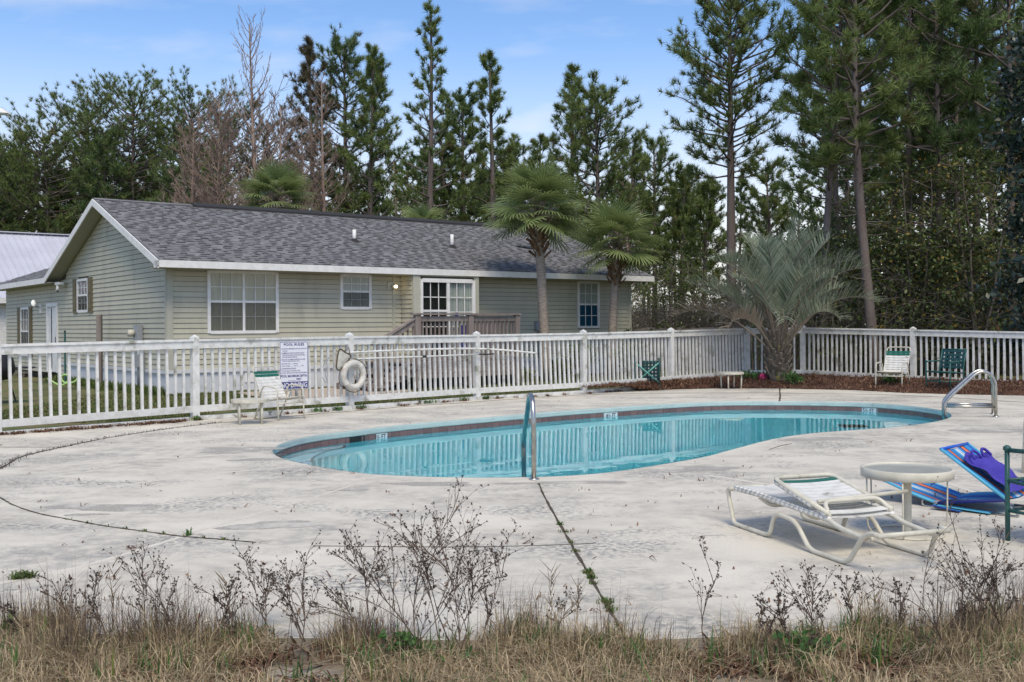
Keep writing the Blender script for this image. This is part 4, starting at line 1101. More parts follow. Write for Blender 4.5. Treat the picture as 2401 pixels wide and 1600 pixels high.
# steps run off to the left end
nst = 4; run = .30
for k in range(nst):
    x = pa - run * (k + .5); zz = FLZ - (k + 1) * FLZ / (nst + .6)
    MB().box((x, PT / 2 - .5, zz), (run + .03, 1.5, .04)).build('stair_tread', W['wood'], porch)
for y in (PT + .03, PT + 1.45):
    MB().beam((pa, y, FLZ - .15), (pa - run * nst - .12, y, .0), .04, .24).build('stringer', W['wood'], porch)
    if y > PT + 1: continue
    xe = pa - run * nst + .1
    MB().box((xe, y, .39), (.1, .1, .78)).build('post', W['wood'], porch)
    MB().beam((pa, y, rt_z - .06), (xe - .1, y, rt_z - .06 - FLZ - .02), .12, .04).build('cap_rail', W['wood'], porch)
    MB().beam((pa, y, rt_z - .16), (xe, y, rt_z - .16 - FLZ), .04, .10).build('rail', W['wood'], porch)
    MB().beam((pa, y, FLZ + .12), (xe, y, .12), .04, .09).build('rail', W['wood'], porch)
    for k in range(8):
        u = (k + .6) / 8; x = pa + (xe - pa) * u
        MB().box((x, y + .03, (FLZ + rt_z) / 2 - .05 - FLZ * u), (.036, .036, rt_z - FLZ - .16)).build('baluster', W['wood'], porch)
# blue bag hanging at the door
q = wallpt(am + .45, -BP - .2, FLZ + .55)
bt = thing('blue_towel', 'dark blue towel hanging behind the porch balusters', 'towel', tuple(q), HA, local=True)
tw = MB()
for i in range(7):
    for j in range(6): tw.v.append(((i - 3) * .075 + .01 * math.sin(j), .03 * math.sin(i * 1.9 + j * .4), .32 - j * .13))
for i in range(6):
    for j in range(5): tw.f.append((i * 6 + j, i * 6 + j + 1, i * 6 + j + 7, i * 6 + j + 6))
tw.build('cloth', W['navy'], bt, smooth=True)

# ------------------------------------------------------------------ neighbour building with the metal roof
nc_ = atd(165, 554, 52)
nb2 = thing('metal_roofed_building', 'white building with pale standing seam metal roof behind the left gable', 'building', (nc_.x, nc_.y, 0), HA, local=True)
RH = nc_.z; drop, hw, xl, xr = 3.3, 6.0, -20.0, 5.0
MB().add([(xl, -hw, RH - drop - .05), (xr, -hw, RH - drop - .05), (xr, 0, RH - .05), (xl, 0, RH - .05), (xr, hw, RH - drop - .05), (xl, hw, RH - drop - .05)], [(0, 1, 2, 3), (3, 2, 4, 5)]).build('roof', W['dark'], nb2)
nroof = nb2.children[0]
x = xl
pan = None
while x < xr:
    p = MB()
    for (y0, y1, za, zb) in ((-hw - .1, 0, RH - drop - .055, RH),):
        p.add([(x, y0, za), (x + .3, y0, za), (x + .3, y1, zb), (x, y1, zb)], [(0, 1, 2, 3)])
        p.add([(x, y0, za), (x + .03, y0, za + .05), (x + .06, y0, za), (x, y1, zb), (x + .03, y1, zb + .05), (x + .06, y1, zb)], [(0, 1, 4, 3), (1, 2, 5, 4), (0, 2, 1)])
    p.build('roof_panel', W['roofmetal'], nroof); x += .302
MB().box(((xl + xr) / 2, 0, RH + .05), (xr - xl, .4, .05)).build('ridge_cap', W['roofmetal'], nb2)
MB().box(((xl + xr) / 2, -hw - .1, RH - drop - .17), (xr - xl, .05, .22)).build('fascia', W['trim'], nb2)
MB().box(((xl + xr) / 2, -hw + .5, (RH - drop) / 2 - .05), (xr - xl - 1, .2, RH - drop)).build('wall', W['trim'], nb2)
for k in range(24): MB().box(((xl + xr) / 2, -hw + .385, .1 + k * .118), (xr - xl - 1, .03, .108)).build('siding_board', W['trim'], nb2)

# ------------------------------------------------------------------ grey plank fence beyond the right end
wf0, wf1 = atd(1440, 770, 34.0), atd(1900, 770, 31.5)
wfz = [zat(1500, 770, 34), zat(1750, 770, 32.4)]
pf = thing('plank_fence', 'old grey plank fence behind the corner of the white fence', 'fence', (wf0.x, wf0.y, 0))
d = (wf1 - wf0); d.z = 0; L = d.length; d.normalize()
k = 0; x = 0
while x < L:
    q = wf0 + d * x; zt = wfz[0] + rng.uniform(-.035, .03)
    MB().box((q.x, q.y, zt / 2), (.138, .02, zt), Matrix.Rotation(math.atan2(d.y, d.x) + rng.uniform(-.03, .03), 3, 'Z')).build('plank', W['woodg'], pf); x += .147
for zz in (.4, 1.2): MB().beam(XY(wf0 + Vector((0, .03, 0)), zz), XY(wf1 + Vector((0, .03, 0)), zz), .04, .09).build('rail', W['woodg'], pf)

# ------------------------------------------------------------------ pool furniture
def facing(f): return math.atan2(-f[0], f[1])          # local +y turned to direction f
def white_chair(label, loc, f, group):
    t = thing('strap_chair', label, 'chair', loc, facing(f), group, local=True)
    for s in (-1, 1):
        x = .28 * s
        MB().tube(fillet([(x, .27, 0), (x, .25, .30), (x, .24, .56), (x, -.12, .585), (x, -.20, .42)], .09), .0135, 8).build('arm_frame', W['cream'], t, smooth=True)
        MB().tube(fillet([(x, -.10, .46), (x * .98, -.36, 0)], .05), .013, 8).build('rear_leg', W['cream'], t, smooth=True)
    MB().tube([(-.27, -.355, .012), (.27, -.355, .012)], .013, 8).build('stretcher', W['cream'], t, smooth=True)
    MB().tube([(-.27, .255, .29), (.27, .255, .29)], .013, 8).build('stretcher', W['cream'], t, smooth=True)
    B0, B1 = Vector((0, -.16, .31)), Vector((0, -.44, .90)); S0, S1 = Vector((0, .27, .385)), B0
    X = Vector((.25, 0, 0))
    MB().tube(fillet([S0 - X, S1 - X, B1 - X, B1 + X, S1 + X, S0 + X, S0 - X], .07, 5), .0135, 8).build('seat_frame', W['cream'], t, smooth=True)
    def strap(c, d, mat, nrm, w):
        mb = MB(); ax = Vector((1, 0, 0)); n = 8
        vs_ = []
        for i in range(n + 1):
            u = -1 + 2 * i / n; sag = -.012 * (1 - u * u)
            q = c + ax * (u * .262) + nrm * (.014 + sag)
            vs_ += [q - d * (w / 2), q + d * (w / 2), q + d * (w / 2) - nrm * .006, q - d * (w / 2) - nrm * .006]
        for i in range(n):
            for j in range(4): mb.f.append((4 * i + j, 4 * i + (j + 1) % 4, 4 * i + 4 + (j + 1) % 4, 4 * i + 4 + j))
        mb.v = [tuple(q) for q in vs_]; mb.build('strap', mat, t, smooth=False)
    dS = (S1 - S0).normalized(); nS = Vector((0, 0, 1))
    for k in range(7): strap(S0.lerp(S1, (k + .35) / 7.2), dS, W['vinyl'], nS, .050)
    dB = (B1 - B0).normalized(); nB = Vector((0, dB.z, -dB.y))
    for k in range(10):
        u = (k + .5) / 11.6
        strap(B0.lerp(B1, u), dB, W['gstrap'] if k in (8, 9) else W['vinyl'], nB, .047)
    return t
pL = (onz(635, 988) + onz(694, 982) + onz(584, 984) + onz(648, 980)) / 4
white_chair('white strap lounge chair with green band beside the pool rules sign', tuple(XY(pL) + Vector((.12, .02, 0))), (.80, -.60), 'white strap chairs round the pool').scale = (.93, .93, .92)
pR = (onz(2054.5, 912) + onz(2112, 917) + onz(2076, 910) + onz(2132, 913)) / 4
white_chair('white strap lounge chair with green band by the mulch bed next to the green chair', tuple(XY(pR, .005)), (-.62, -.78), 'white strap chairs round the pool')
cX = floorpt(2503, 9.6)
white_chair('white chair cut off by the picture edge behind the blue lounger', tuple(XY(cX)), (-.9, -.2), 'white strap chairs round the pool')

def green_chair(label, loc, f, group, brace=False):
    t = thing('green_strap_chair', label, 'chair', loc, facing(f), group, local=True)
    for sx_ in (-1, 1):
        x = .27 * sx_
        MB().tube([(x, .25, 0), (x, .25, .60)], .016, 8).build('front_leg', W['green'], t, smooth=True)
        MB().lathe([(.012, -.02), (.026, -.008), (.026, .01), (.01, .022)], 10, (x, .25, .61)).build('finial', W['green'], t, smooth=True)
        MB().tube(fillet([(x, -.24, 0), (x, -.22, .45), (x, -.34, .86)], .1), .016, 8).build('rear_leg', W['green'], t, smooth=True)
        MB().tube(fillet([(x, .25, .60), (x, -.1, .61), (x, -.27, .60)], .05), .015, 8).build('arm', W['green'], t, smooth=True)
        MB().tube([(x, .25, .40), (x, -.225, .36)], .013, 8).build('side_rail', W['green'], t, smooth=True)
        MB().tube([(x, .25, .20), (x, -.235, .20)], .011, 8).build('stretcher', W['green'], t, smooth=True)
    for y, z in ((.25, .40), (-.225, .36), (-.34, .85)): MB().tube([(-.27, y, z), (.27, y, z)], .013, 8).build('cross_rail', W['green'], t, smooth=True)
    if brace:
        for a in (1, -1): MB().tube([(-.26 * a, .24, .30), (.26 * a, -.22, .30)], .017, 8).build('cross_brace', W['greenl'], t, smooth=True)
    else: MB().tube([(-.27, .25, .20), (.27, .25, .20)], .011, 8).build('stretcher', W['green'], t, smooth=True)
    def lat(o, u, v, nu, nv, w):
        n = u.cross(v).normalized()
        for k in range(nu):
            a = o + u * ((k + .5) / nu); mb = MB()
            P = [a + v * (i / 6) - n * (.02 * math.sin(math.pi * i / 6)) for i in range(7)]
            for p, q in zip(P, P[1:]): mb.beam(p, q, .004, w, up=u)
            mb.build('strap', W['teal'], t)
        for k in range(nv):
            a = o + v * ((k + .5) / nv); mb = MB()
            P = [a + u * (i / 6) - n * (.02 * math.sin(math.pi * i / 6) + .005) for i in range(7)]
            for p, q in zip(P, P[1:]): mb.beam(p, q, .004, w, up=v)
            mb.build('strap', W['teal'], t)
    lat(Vector((-.27, -.225, .365)), Vector((.54, 0, 0)), Vector((0, .475, .035)), 7, 6, .045)
    lat(Vector((-.27, -.235, .44)), Vector((.54, 0, 0)), Vector((0, -.105, .41)), 7, 5, .045)
    return t
gq = floorpt(2215, 21.3)
green_chair('dark green metal chair with woven straps on the mulch beside the white chair', tuple(XY(gq, .03)), (-.82, -.57), 'green woven strap chairs')
ge = onz(2363, 1268); gdir = Vector((-.75, .66, 0)).normalized()
grz = facing((-.42, .907)); g3 = Matrix.Rotation(grz, 3, 'Z')
gl = ge - g3 @ Vector((-.27, .25, 0))
# the leg in view is the chair's front left leg, the chair itself runs out of the frame
gch = green_chair('green metal chair cut off by the picture edge beside the blue lounger', tuple(XY(gl)), (-.42, .907), 'green woven strap chairs')
tq = floorpt(1522, 22.3)
gt = green_chair('green strap chair tipped on its back against the white fence, cross brace showing', tuple(XY(tq, 0)), (-.32, -.95), 'green woven strap chairs', True)
gt.rotation_euler = (R(78), 0, facing((-.10, -.995)) ); gt.location.z = .30; gt.location += Vector((.0, .30, 0))

def side_table(label, loc, rot):
    t = thing('side_table', label, 'table', loc, rot, 'low white side tables by the fence', local=True)
    MB().lathe([(.26, .325), (.285, .33), (.285, .372), (.26, .376), (.01, .374)], 28).build('table_top', W['cream'], t, smooth=False)
    for k in range(4):
        a = math.pi / 4 + k * math.pi / 2
        MB().tube([(.235 * math.cos(a), .235 * math.sin(a), .33), (.225 * math.cos(a), .225 * math.sin(a), 0)], .0165, 8).build('leg', W['cream'], t, smooth=True)
    return t
tl_ = (onz(552, 995) + onz(608, 996)) / 2
side_table('low round cream side table in front of the chair by the rules sign', tuple(XY(tl_) + Vector((.02, .1, 0))), .3)
tm = onz(1718, 913); t2 = side_table('low round cream side table in front of the pink flower', tuple(XY(tm) + Vector((0, .15, 0))), .3)

# round table with pedestal and wire legs
tp_ = onz(2127, 1251)
rt_ = thing('round_table', 'round cream pedestal table with frosted top behind the white chaise', 'table', tuple(XY(tp_)), 0, local=True)
TH = .455
MB().lathe([(.295, TH - .066), (.302, TH - .062), (.302, TH - .004), (.296, TH), (.286, TH - .002), (.283, TH - .012), (.27, TH - .06)], 48).build('rim', W['cream'], rt_, smooth=True)
MB().lathe([(.001, TH - .022), (.284, TH - .022), (.284, TH - .014), (.001, TH - .010)], 48).build('table_top', W['tabletop'], rt_)
MB().lathe([(.028, .0), (.030, .03), (.031, .3), (.029, TH - .03)], 18).build('pedestal', W['cream'], rt_, smooth=True)
MB().lathe([(.022, .0), (.024, .05), (.02, .07)], 8).build('foot_nut', M('rusty_nut', (.13, .08, .05), .8), rt_)
for k in range(3):
    a = R(4) + k * 2 * math.pi / 3
    MB().tube(fillet([(.29 * math.cos(a), .29 * math.sin(a), TH - .07), (.285 * math.cos(a), .285 * math.sin(a), .06), (.24 * math.cos(a), .24 * math.sin(a), .006)], .05), .0055, 6).build('wire_leg', W['cream'], rt_, smooth=True)
a = math.pi + .12
MB().tube(fillet([(.29 * math.cos(a), .29 * math.sin(a), TH - .07), (.285 * math.cos(a), .285 * math.sin(a), .06), (.24 * math.cos(a), .24 * math.sin(a), .006)], .05), .0055, 6).build('wire_leg', W['cream'], rt_, smooth=True)
MB().tube([(.24 * math.cos(2 * math.pi * i / 40), .24 * math.sin(2 * math.pi * i / 40), .007) for i in range(40)], .006, 6, closed=True).build('foot_ring', W['cream'], rt_, smooth=True)

# white chaise, its back folded flat over the seat: local x along, y across (near side y = 0)
N1 = onz(1721, 1233)
ch = thing('chaise_lounge', 'white strap chaise lounge with its back folded over the seat', 'lounge chair', tuple(XY(N1)), math.atan2(-.949, .314), local=True)
CWD = .58
def cside(y):
    P = [(-.02, y, .262), (-.075, y, .255), (-.07, y, .20), (.0, y, .022), (.06, y, .016), (.42, y, .016), (.47, y, .035), (.52, y, .155), (.58, y, .182), (.74, y, .172), (.80, y, .14), (.91, y, .03), (.97, y, .016), (1.27, y, .016), (1.33, y, .04), (1.44, y * .92, .19), (1.52, y * .85, .235), (1.60, y * .82, .232)]
    return fillet(P, .07, 4)
def rail(y): return fillet([(-.02, y, .268), (.5, y, .262), (1.08, y, .232), (1.20, y, .200), (1.44, y, .180), (1.50, y, .195)], .06, 4)
for y in (0.0, CWD): MB().tube(cside(y), .0155, 10).build('leg_frame', W['cream'], ch, smooth=True)
YA, YB = .03, .50
for y in (YA, YB): MB().tube(rail(y), .0165, 10).build('side_rail', W['cream'], ch, smooth=True)
MB().tube([(1.60, -.012, .232), (1.60, CWD * .82 + .012, .232)], .0155, 10).build('foot_bar', W['cream'], ch, smooth=True)
MB().tube([(-.03, -.01, .262), (-.03, CWD + .01, .262)], .0155, 10).build('end_bar', W['cream'], ch, smooth=True)
for x in (.34, .83): MB().tube(fillet([(x - .05, YA, .25), (x, YA + .06, .195), (x, YB - .06, .195), (x - .05, YB, .25)], .06), .014, 8).build('seat_support', W['cream'], ch, smooth=True)
def cstrap(x, zc, mat, tilt, w=.050, y0=YA - .018, y1=YB + .018, parent=ch):
    mb = MB(); ca, sa = math.cos(tilt), math.sin(tilt)
    n = 8; vs_ = []
    for i in range(n + 1):
        u = i / n; sag = -.010 * math.sin(math.pi * u) + .014
        y = y0 + (y1 - y0) * u
        for d, h in ((-w / 2, 0), (w / 2, 0), (w / 2, -.005), (-w / 2, -.005)): vs_.append((x + d * ca, y, zc + sag + d * sa + h))
    for i in range(n):
        for j in range(4): mb.f.append((4 * i + (j + 1) % 4, 4 * i + j, 4 * i + 4 + j, 4 * i + 4 + (j + 1) % 4))
    mb.v = vs_; mb.build('strap', mat, parent)
    for y in (YA, YB):                        # each strap wraps round its rail
        P = [Vector((x - w / 2 * ca, y, zc - w / 2 * sa)), Vector((x + w / 2 * ca, y, zc + w / 2 * sa))]
        wrp.tube(P, .0195, 9)
wrp = MB()
x = .0
while x < 1.08:
    zc = .266 - .028 * max(0, (x - .3)) / .75 if x > .3 else .266
    cstrap(x, zc, W['vinyl'], -.03, .045); x += .0535
wrp.build('strap_wraps', W['vinyl'], ch, smooth=True)['kind'] = 'stuff'
# folded back: from the hinge at x = 1.10 up towards x = .42
hb, he = Vector((1.08, YA, .268)), Vector((.46, YA, .405))
bk = fillet([hb, he, he + Vector((0, YB - YA, 0)), hb + Vector((0, YB - YA, 0))], .07, 5)
bkf = MB().tube(bk, .0165, 10).build('back_frame', W['cream'], ch, smooth=True)
wrp = MB(); tl = math.atan2(he.z - hb.z, he.x - hb.x)
dv_ = (he - hb); nb_ = 11
for k in range(nb_):
    u = (k + .7) / (nb_ + 1.0)
    if k in (1, 2): continue
    q = hb + dv_ * u
    cstrap(q.x, q.z - .012, W['gstrap'] if k == nb_ - 1 else W['vinyl'], math.atan2(dv_.z, dv_.x) - math.pi, .046, parent=ch)
wrp.build('strap_wraps', W['vinyl'], ch, smooth=True)['kind'] = 'stuff'
MB().tube([(.955, -.06 + .1, .325), (.93, CWD + .16, .345)], .0135, 8).build('adjuster_bar', W['cream'], ch, smooth=True)
MB().tube(fillet([(1.09, YA, .255), (.99, YA + .03, .33), (.99, YB - .03, .33), (1.08, YB, .255)], .05), .0145, 8).build('back_support', W['cream'], ch, smooth=True)

# blue striped folding lounger with a purple bag over its back
OB = XY(atd(2196, 1172, 8.0))
bl = thing('folding_lounger', 'blue folding beach lounger with orange and white stripes behind the round table', 'lounge chair', tuple(OB), math.atan2(-.714, .70), local=True)
WB = .50
profile_ = [(-.56, .20), (-.40, .15), (-.2, .10), (0.0, .045), (.06, .06), (.52, .125)]
def cloth(P, name, parent, stripes, w=WB, y0=0.0, sag=.02):
    """a sling split in coloured stripes along its length; each stripe is its own piece of woven cloth"""
    Q = smooth_path([Vector((x, 0, z)) for x, z in P], 4); tot = sum(s[1] for s in stripes); y = 0
    for key, wd in stripes:
        a, b = y / tot, (y + wd) / tot; y += wd; mb = MB()
        for q in Q:
            for t in (a, b): mb.v.append((q.x, y0 + w * t, q.z - sag * math.sin(math.pi * t)))
        for i in range(len(Q) - 1): mb.f.append((2 * i, 2 * i + 2, 2 * i + 3, 2 * i + 1))
        mb.build(name, W[key], parent, smooth=True)
ST_ = [('s_blue', 3), ('s_sky', 5), ('s_navy', 1.5), ('s_orange', 3.5), ('s_navy', 1.5), ('s_sky', 4), ('s_blue', 2), ('s_cyan', 3), ('s_white', 2.5), ('s_navy', .8), ('s_white', 1.5), ('s_sky', 4), ('s_navy', 1.5), ('s_orange', 4), ('s_navy', 1.5), ('s_sky', 5), ('s_blue', 3)]
cloth(profile_[:4], 'leg_sling', bl, ST_)
cloth([(0.0, .045), (.1, .075), (.3, .10), (.52, .125)], 'seat_sling', bl, [('s_blue', 5), ('s_sky', 3), ('s_cyan', 5), ('s_sky', 3), ('s_blue', 4), ('s_sky', 4), ('s_cyan', 3)])
cloth([(.52, .135), (.36, .245), (.2, .35), (.04, .465)], 'back_sling', bl, ST_)
for y in (-.008, WB + .008):
    for P, key in (([(-.56, .222), (-.2, .095), (0, .04)], 's_cyan'), ([(0, .04), (.52, .12)], 's_navy'), ([(.52, .13), (.04, .462)], 's_cyan')):
        MB().tube([(x, y, z) for x, z in P], .0125, 8).build('frame_tube', W[key], bl, smooth=True)
for x, z in ((-.56, .222), (.04, .462)): MB().tube([(x, -.008, z), (x, WB + .008, z)], .0125, 8).build('end_tube', W['bluem'], bl, smooth=True)
for y in (0.0, WB):
    MB().tube(fillet([(-.10, y, .07), (-.12, y, .008), (-.02, y, .006), (.0, y, .045)], .03), .009, 8).build('leg', W['steel'], bl, smooth=True)
    MB().tube(fillet([(.50, y, .12), (.62, y, .008), (.40, y, .008)], .03), .009, 8).build('leg', W['steel'], bl, smooth=True)
    MB().lathe([(.001, -.012), (.024, -.01), (.024, .01), (.001, .012)], 12, (0, y, .045)).build('hinge', W['greymetal'], bl)
cloth([(.02, .03), (.2, .02), (.42, .012)], 'loose_flap', bl, [('s_cyan', 3), ('s_orange', 1)], .16, -.05, 0)
cloth([(.0, .035), (.1, .02), (.22, .008)], 'loose_strap', bl, [('s_navy', 2), ('s_sky', 1)], .07, -.12, 0)
pbag = thing('purple_bag', 'purple fabric bag with two handle loops draped over the blue lounger', 'bag', tuple(OB), math.atan2(-.714, .70), local=True)
pb_ = MB(); nx, ny = 16, 12; bo, be = Vector((.525, 0, .16)), Vector((.17, 0, .405)); nb3 = Vector((.57, 0, .82)).normalized()
g_ = random.Random(4)
for i in range(nx + 1):
    for j in range(ny + 1):
        u, v = i / nx, j / ny
        q = bo.lerp(be, u) + Vector((0, .03 + .44 * v + .03 * math.sin(3 * u), 0))
        h = .018 + .035 * math.sin(math.pi * v) * math.sin(math.pi * min(1, u * 1.1)) + .012 * math.sin(9 * v + 5 * u) + .010 * math.sin(14 * u - 6 * v)
        if i == nx: q += (be - bo).normalized() * (.03 * math.sin(5 * v) - .05 * abs(v - .5))
        pb_.v.append(tuple(q + nb3 * h))
for i in range(nx):
    for j in range(ny): pb_.f.append((i * (ny + 1) + j, i * (ny + 1) + j + 1, (i + 1) * (ny + 1) + j + 1, (i + 1) * (ny + 1) + j))
pb_.build('bag_body', W['purple'], pbag, smooth=True)
for y in (.14, .33):
    c = bo.lerp(be, .80) + Vector((0, y, 0)) + nb3 * .05
    d = (be - bo).normalized()
    lp = MB(); P = [c + Vector((0, .065 * math.cos(a), 0)) + (d * .9 + nb3 * .25) * (.075 * math.sin(a)) for a in [math.pi * i / 12 for i in range(13)]]
    lp.tube(P, .011, 6); lp.build('handle', W['purple'], pbag, smooth=True)

# grab rails
def grab(name, label, base, d, side, scale, pair):
    t = thing(name, label, 'handrail', tuple(XY(base)), 0, 'stainless pool grab rails')
    for off in ([0, 1] if pair else [0]):
        o = XY(base) + side * off
        prof = [(0, 0), (0, .52), (.07, .66), (.20, .70), (.30, .655), (.66, .33), (.76, .22), (.76, -.30)]
        P = fillet([o + d * (x * scale) + Z * (z * scale) for x, z in prof], .14, 6)
        MB().tube(P, .024, 14).build('rail', W['steel'], t, smooth=True)
        if pair: MB().tube([o + d * .0 + Z * .155 * scale, o + d * .76 * scale + Z * .165 * scale], .021, 12).build('cross_bar', W['steel'], t, smooth=True)
        MB().lathe([(.05, .0), (.05, .008), (.03, .022)], 18, tuple(o)).build('escutcheon', W['steel'], t, smooth=True)
    return t
b1 = onz(2335, 978); grab('grab_rail', 'pair of stainless grab rails at the far right end of the pool', b1, Vector((-1, .06, 0)).normalized(), Vector((.17, .45, 0)), 1.0, True)
b2 = onz(1252, 1125); grab('grab_rail', 'single tall stainless grab rail at the near pool edge seen end on', b2, Vector((-.10, .99, 0)).normalized(), Vector((.45, .05, 0)), 1.13, False)

# odds and ends
q = floorpt(233, 25.4); po = thing('wooden_post', 'bare weathered wooden post standing on the lawn before the gable', 'post', tuple(XY(q)))
hh = zat(233, 742, q.y); MB().box((q.x, q.y, hh / 2), (.115, .115, hh + .06)).build('post_body', W['wood'], po); MB().box((q.x, q.y, hh + .036), (.10, .10, .012)).build('post_top', W['wood'], po)
q = floorpt(152, 27.0); sp_ = thing('thin_stake', 'thin dark green stake standing in front of the side door wall', 'stake', tuple(q))
hh = zat(152, 780, 27); MB().tube([q, XY(q, hh)], .025, 8).build('stake_body', W['green'], sp_); MB().lathe([(.028, 0), (.03, .03), (.012, .06)], 8, (q.x, q.y, hh)).build('cap', W['black'], sp_)
q = floorpt(-8, 20.5); gr = thing('charcoal_grill', 'black charcoal grill behind the fence at the picture edge', 'grill', tuple(q), .3, local=True)
MB().lathe([(.02, .42), (.24, .46), (.33, .60), (.34, .70), (.33, .73), (.30, .88), (.15, .98), (.02, .99)], 24).build('kettle', W['black'], gr, smooth=True)
MB().tube(fillet([(-.08, 0, .98), (-.08, 0, 1.05), (.08, 0, 1.05), (.08, 0, .98)], .03), .015, 6).build('handle', W['black'], gr)
for a in (0.3, 2.4, 4.5): MB().tube([(.2 * math.cos(a), .2 * math.sin(a), .5), (.34 * math.cos(a), .34 * math.sin(a), 0)], .018, 6).build('leg', W['black'], gr)
MB().box((.5, .05, .68), (.36, .3, .03)).build('side_shelf', W['black'], gr)
q = onz(80, 886); st_ = thing('wooden_board', 'pale wooden board lying on the lawn near the side door', 'board', tuple(XY(q)))
a_, b_ = onz(30, 884), onz(140, 878); MB().beam(XY(a_, .10), XY(b_, .10), .24, .04).build('plank', W['woodg'], st_); 
for t in (.2, .8): c = a_.lerp(b_, t); MB().box((c.x, c.y, .03), (.2, .2, .10)).build('support', W['woodg'], st_)
q = onz(150, 897); ho = thing('garden_hose', 'pale green hose looped on the lawn behind the fence', 'hose', tuple(XY(q)))
hp = [atd(x, y, 24.5) for x, y in ((112, 888), (126, 897), (138, 903), (150, 902), (160, 893), (160, 882), (152, 879), (144, 884), (147, 894), (156, 899), (168, 898), (178, 893), (184, 884), (188, 877))]
MB().tube(smooth_path([Vector((p.x, p.y, max(p.z, .02))) for p in hp], 5), .025, 6).build('hose_tube', W['hose'], ho, smooth=True)
# street lamp reaching in at the left edge
lq = atd(6, 263, 16); sl_ = thing('street_lamp', 'white street lamp head reaching in at the upper left edge', 'street lamp', (lq.x - 1.3, lq.y, 0))
lx = lq.x - 1.3
MB().tube([(lx, lq.y, 0), (lx, lq.y, 4.3)], [.07, .045], 10).build('pole', W['greymetal'], sl_, smooth=True)
MB().tube(fillet([(lx, lq.y, 4.25), (lx + .2, lq.y, lq.z + .05), (lq.x - .2, lq.y, lq.z + .02)], .2), .03, 8).build('arm', W['greymetal'], sl_, smooth=True)
MB().add([(lq.x - .35, lq.y - .1, lq.z), (lq.x + .11, lq.y - .08, lq.z - .03), (lq.x + .11, lq.y + .08, lq.z - .03), (lq.x - .35, lq.y + .1, lq.z), (lq.x - .33, lq.y - .08, lq.z + .09), (lq.x + .02, lq.y - .05, lq.z + .05), (lq.x + .02, lq.y + .05, lq.z + .05), (lq.x - .33, lq.y + .08, lq.z + .09)],
         [(3, 2, 1, 0), (4, 5, 6, 7), (0, 1, 5, 4), (1, 2, 6, 5), (2, 3, 7, 6), (3, 0, 4, 7)]).build('lamp_head', W['trim'], sl_)
MB().box((lq.x - .1, lq.y, lq.z - .03), (.3, .12, .02)).build('lens', W['mark'], sl_)

# ------------------------------------------------------------------ vegetation
def frame_of(d):
    d = d / np.linalg.norm(d); a = np.array([0, 0, 1.0]) if abs(d[2]) < .9 else np.array([1.0, 0, 0])
    u = np.cross(d, a); u /= np.linalg.norm(u); return u, np.cross(d, u)
def tufts_mesh(name, P, D, n, length, width, seed, spread=.75, oddp=.03, tint0=None):
    g = np.random.default_rng(seed); P = np.asarray(P, float); D = unit(np.asarray(D, float)); N = len(P)
    d = unit(D[:, None, :] * .55 + g.normal(0, spread, (N, n, 3)) * .6 + np.array([0, 0, .12]))
    L = length * g.uniform(.65, 1.1, (N, n, 1)) * g.uniform(.8, 1.2, (N, 1, 1))
    b = P[:, None, :] + D[:, None, :] * g.uniform(-.5, .3, (N, n, 1)) * length * .5
    s = unit(np.cross(d, g.normal(0, 1, (N, n, 3)))) * width * g.uniform(.7, 1.3, (N, n, 1))
    V = np.stack([b - s, b + s, b + d * L], 2).reshape(-1, 3)
    T = np.arange(len(V)).reshape(-1, 3)
    base = np.clip(g.normal(.42, .22, (N, 1)), 0, 1) if tint0 is None else np.asarray(tint0)[:, None]
    t = np.clip(base + g.normal(0, .14, (N, n)), 0, 1); od = (g.random((N, 1)) < oddp) * np.ones((N, n)) * .8
    return np_mesh(name, V, T, np.repeat(t.ravel(), 3), np.repeat(od.ravel(), 3))
def leaves_mesh(name, P, size, seed, oddp=.06, elong=1.9, droop=.2, tint0=None):
    g = np.random.default_rng(seed); P = np.asarray(P, float); N = len(P)
    d = unit(g.normal(0, 1, (N, 3)) + np.array([0, 0, -droop])); s = unit(np.cross(d, g.normal(0, 1, (N, 3))))
    L = size * g.uniform(.6, 1.25, (N, 1)); w = L / elong * .5
    V = np.stack([P - d * L * .5, P + s * w, P + d * L * .5, P - s * w], 1).reshape(-1, 3)
    T = (np.arange(N)[:, None] * 4 + np.array([[0, 1, 2, 0, 2, 3]])).reshape(-1, 3)
    t = g.random(N) if tint0 is None else np.clip(np.asarray(tint0) + g.normal(0, .2, N), 0, 1); od = (g.random(N) < oddp) * g.uniform(.4, 1, N)
    return np_mesh(name, V, T, np.repeat(t, 4), np.repeat(od, 4))

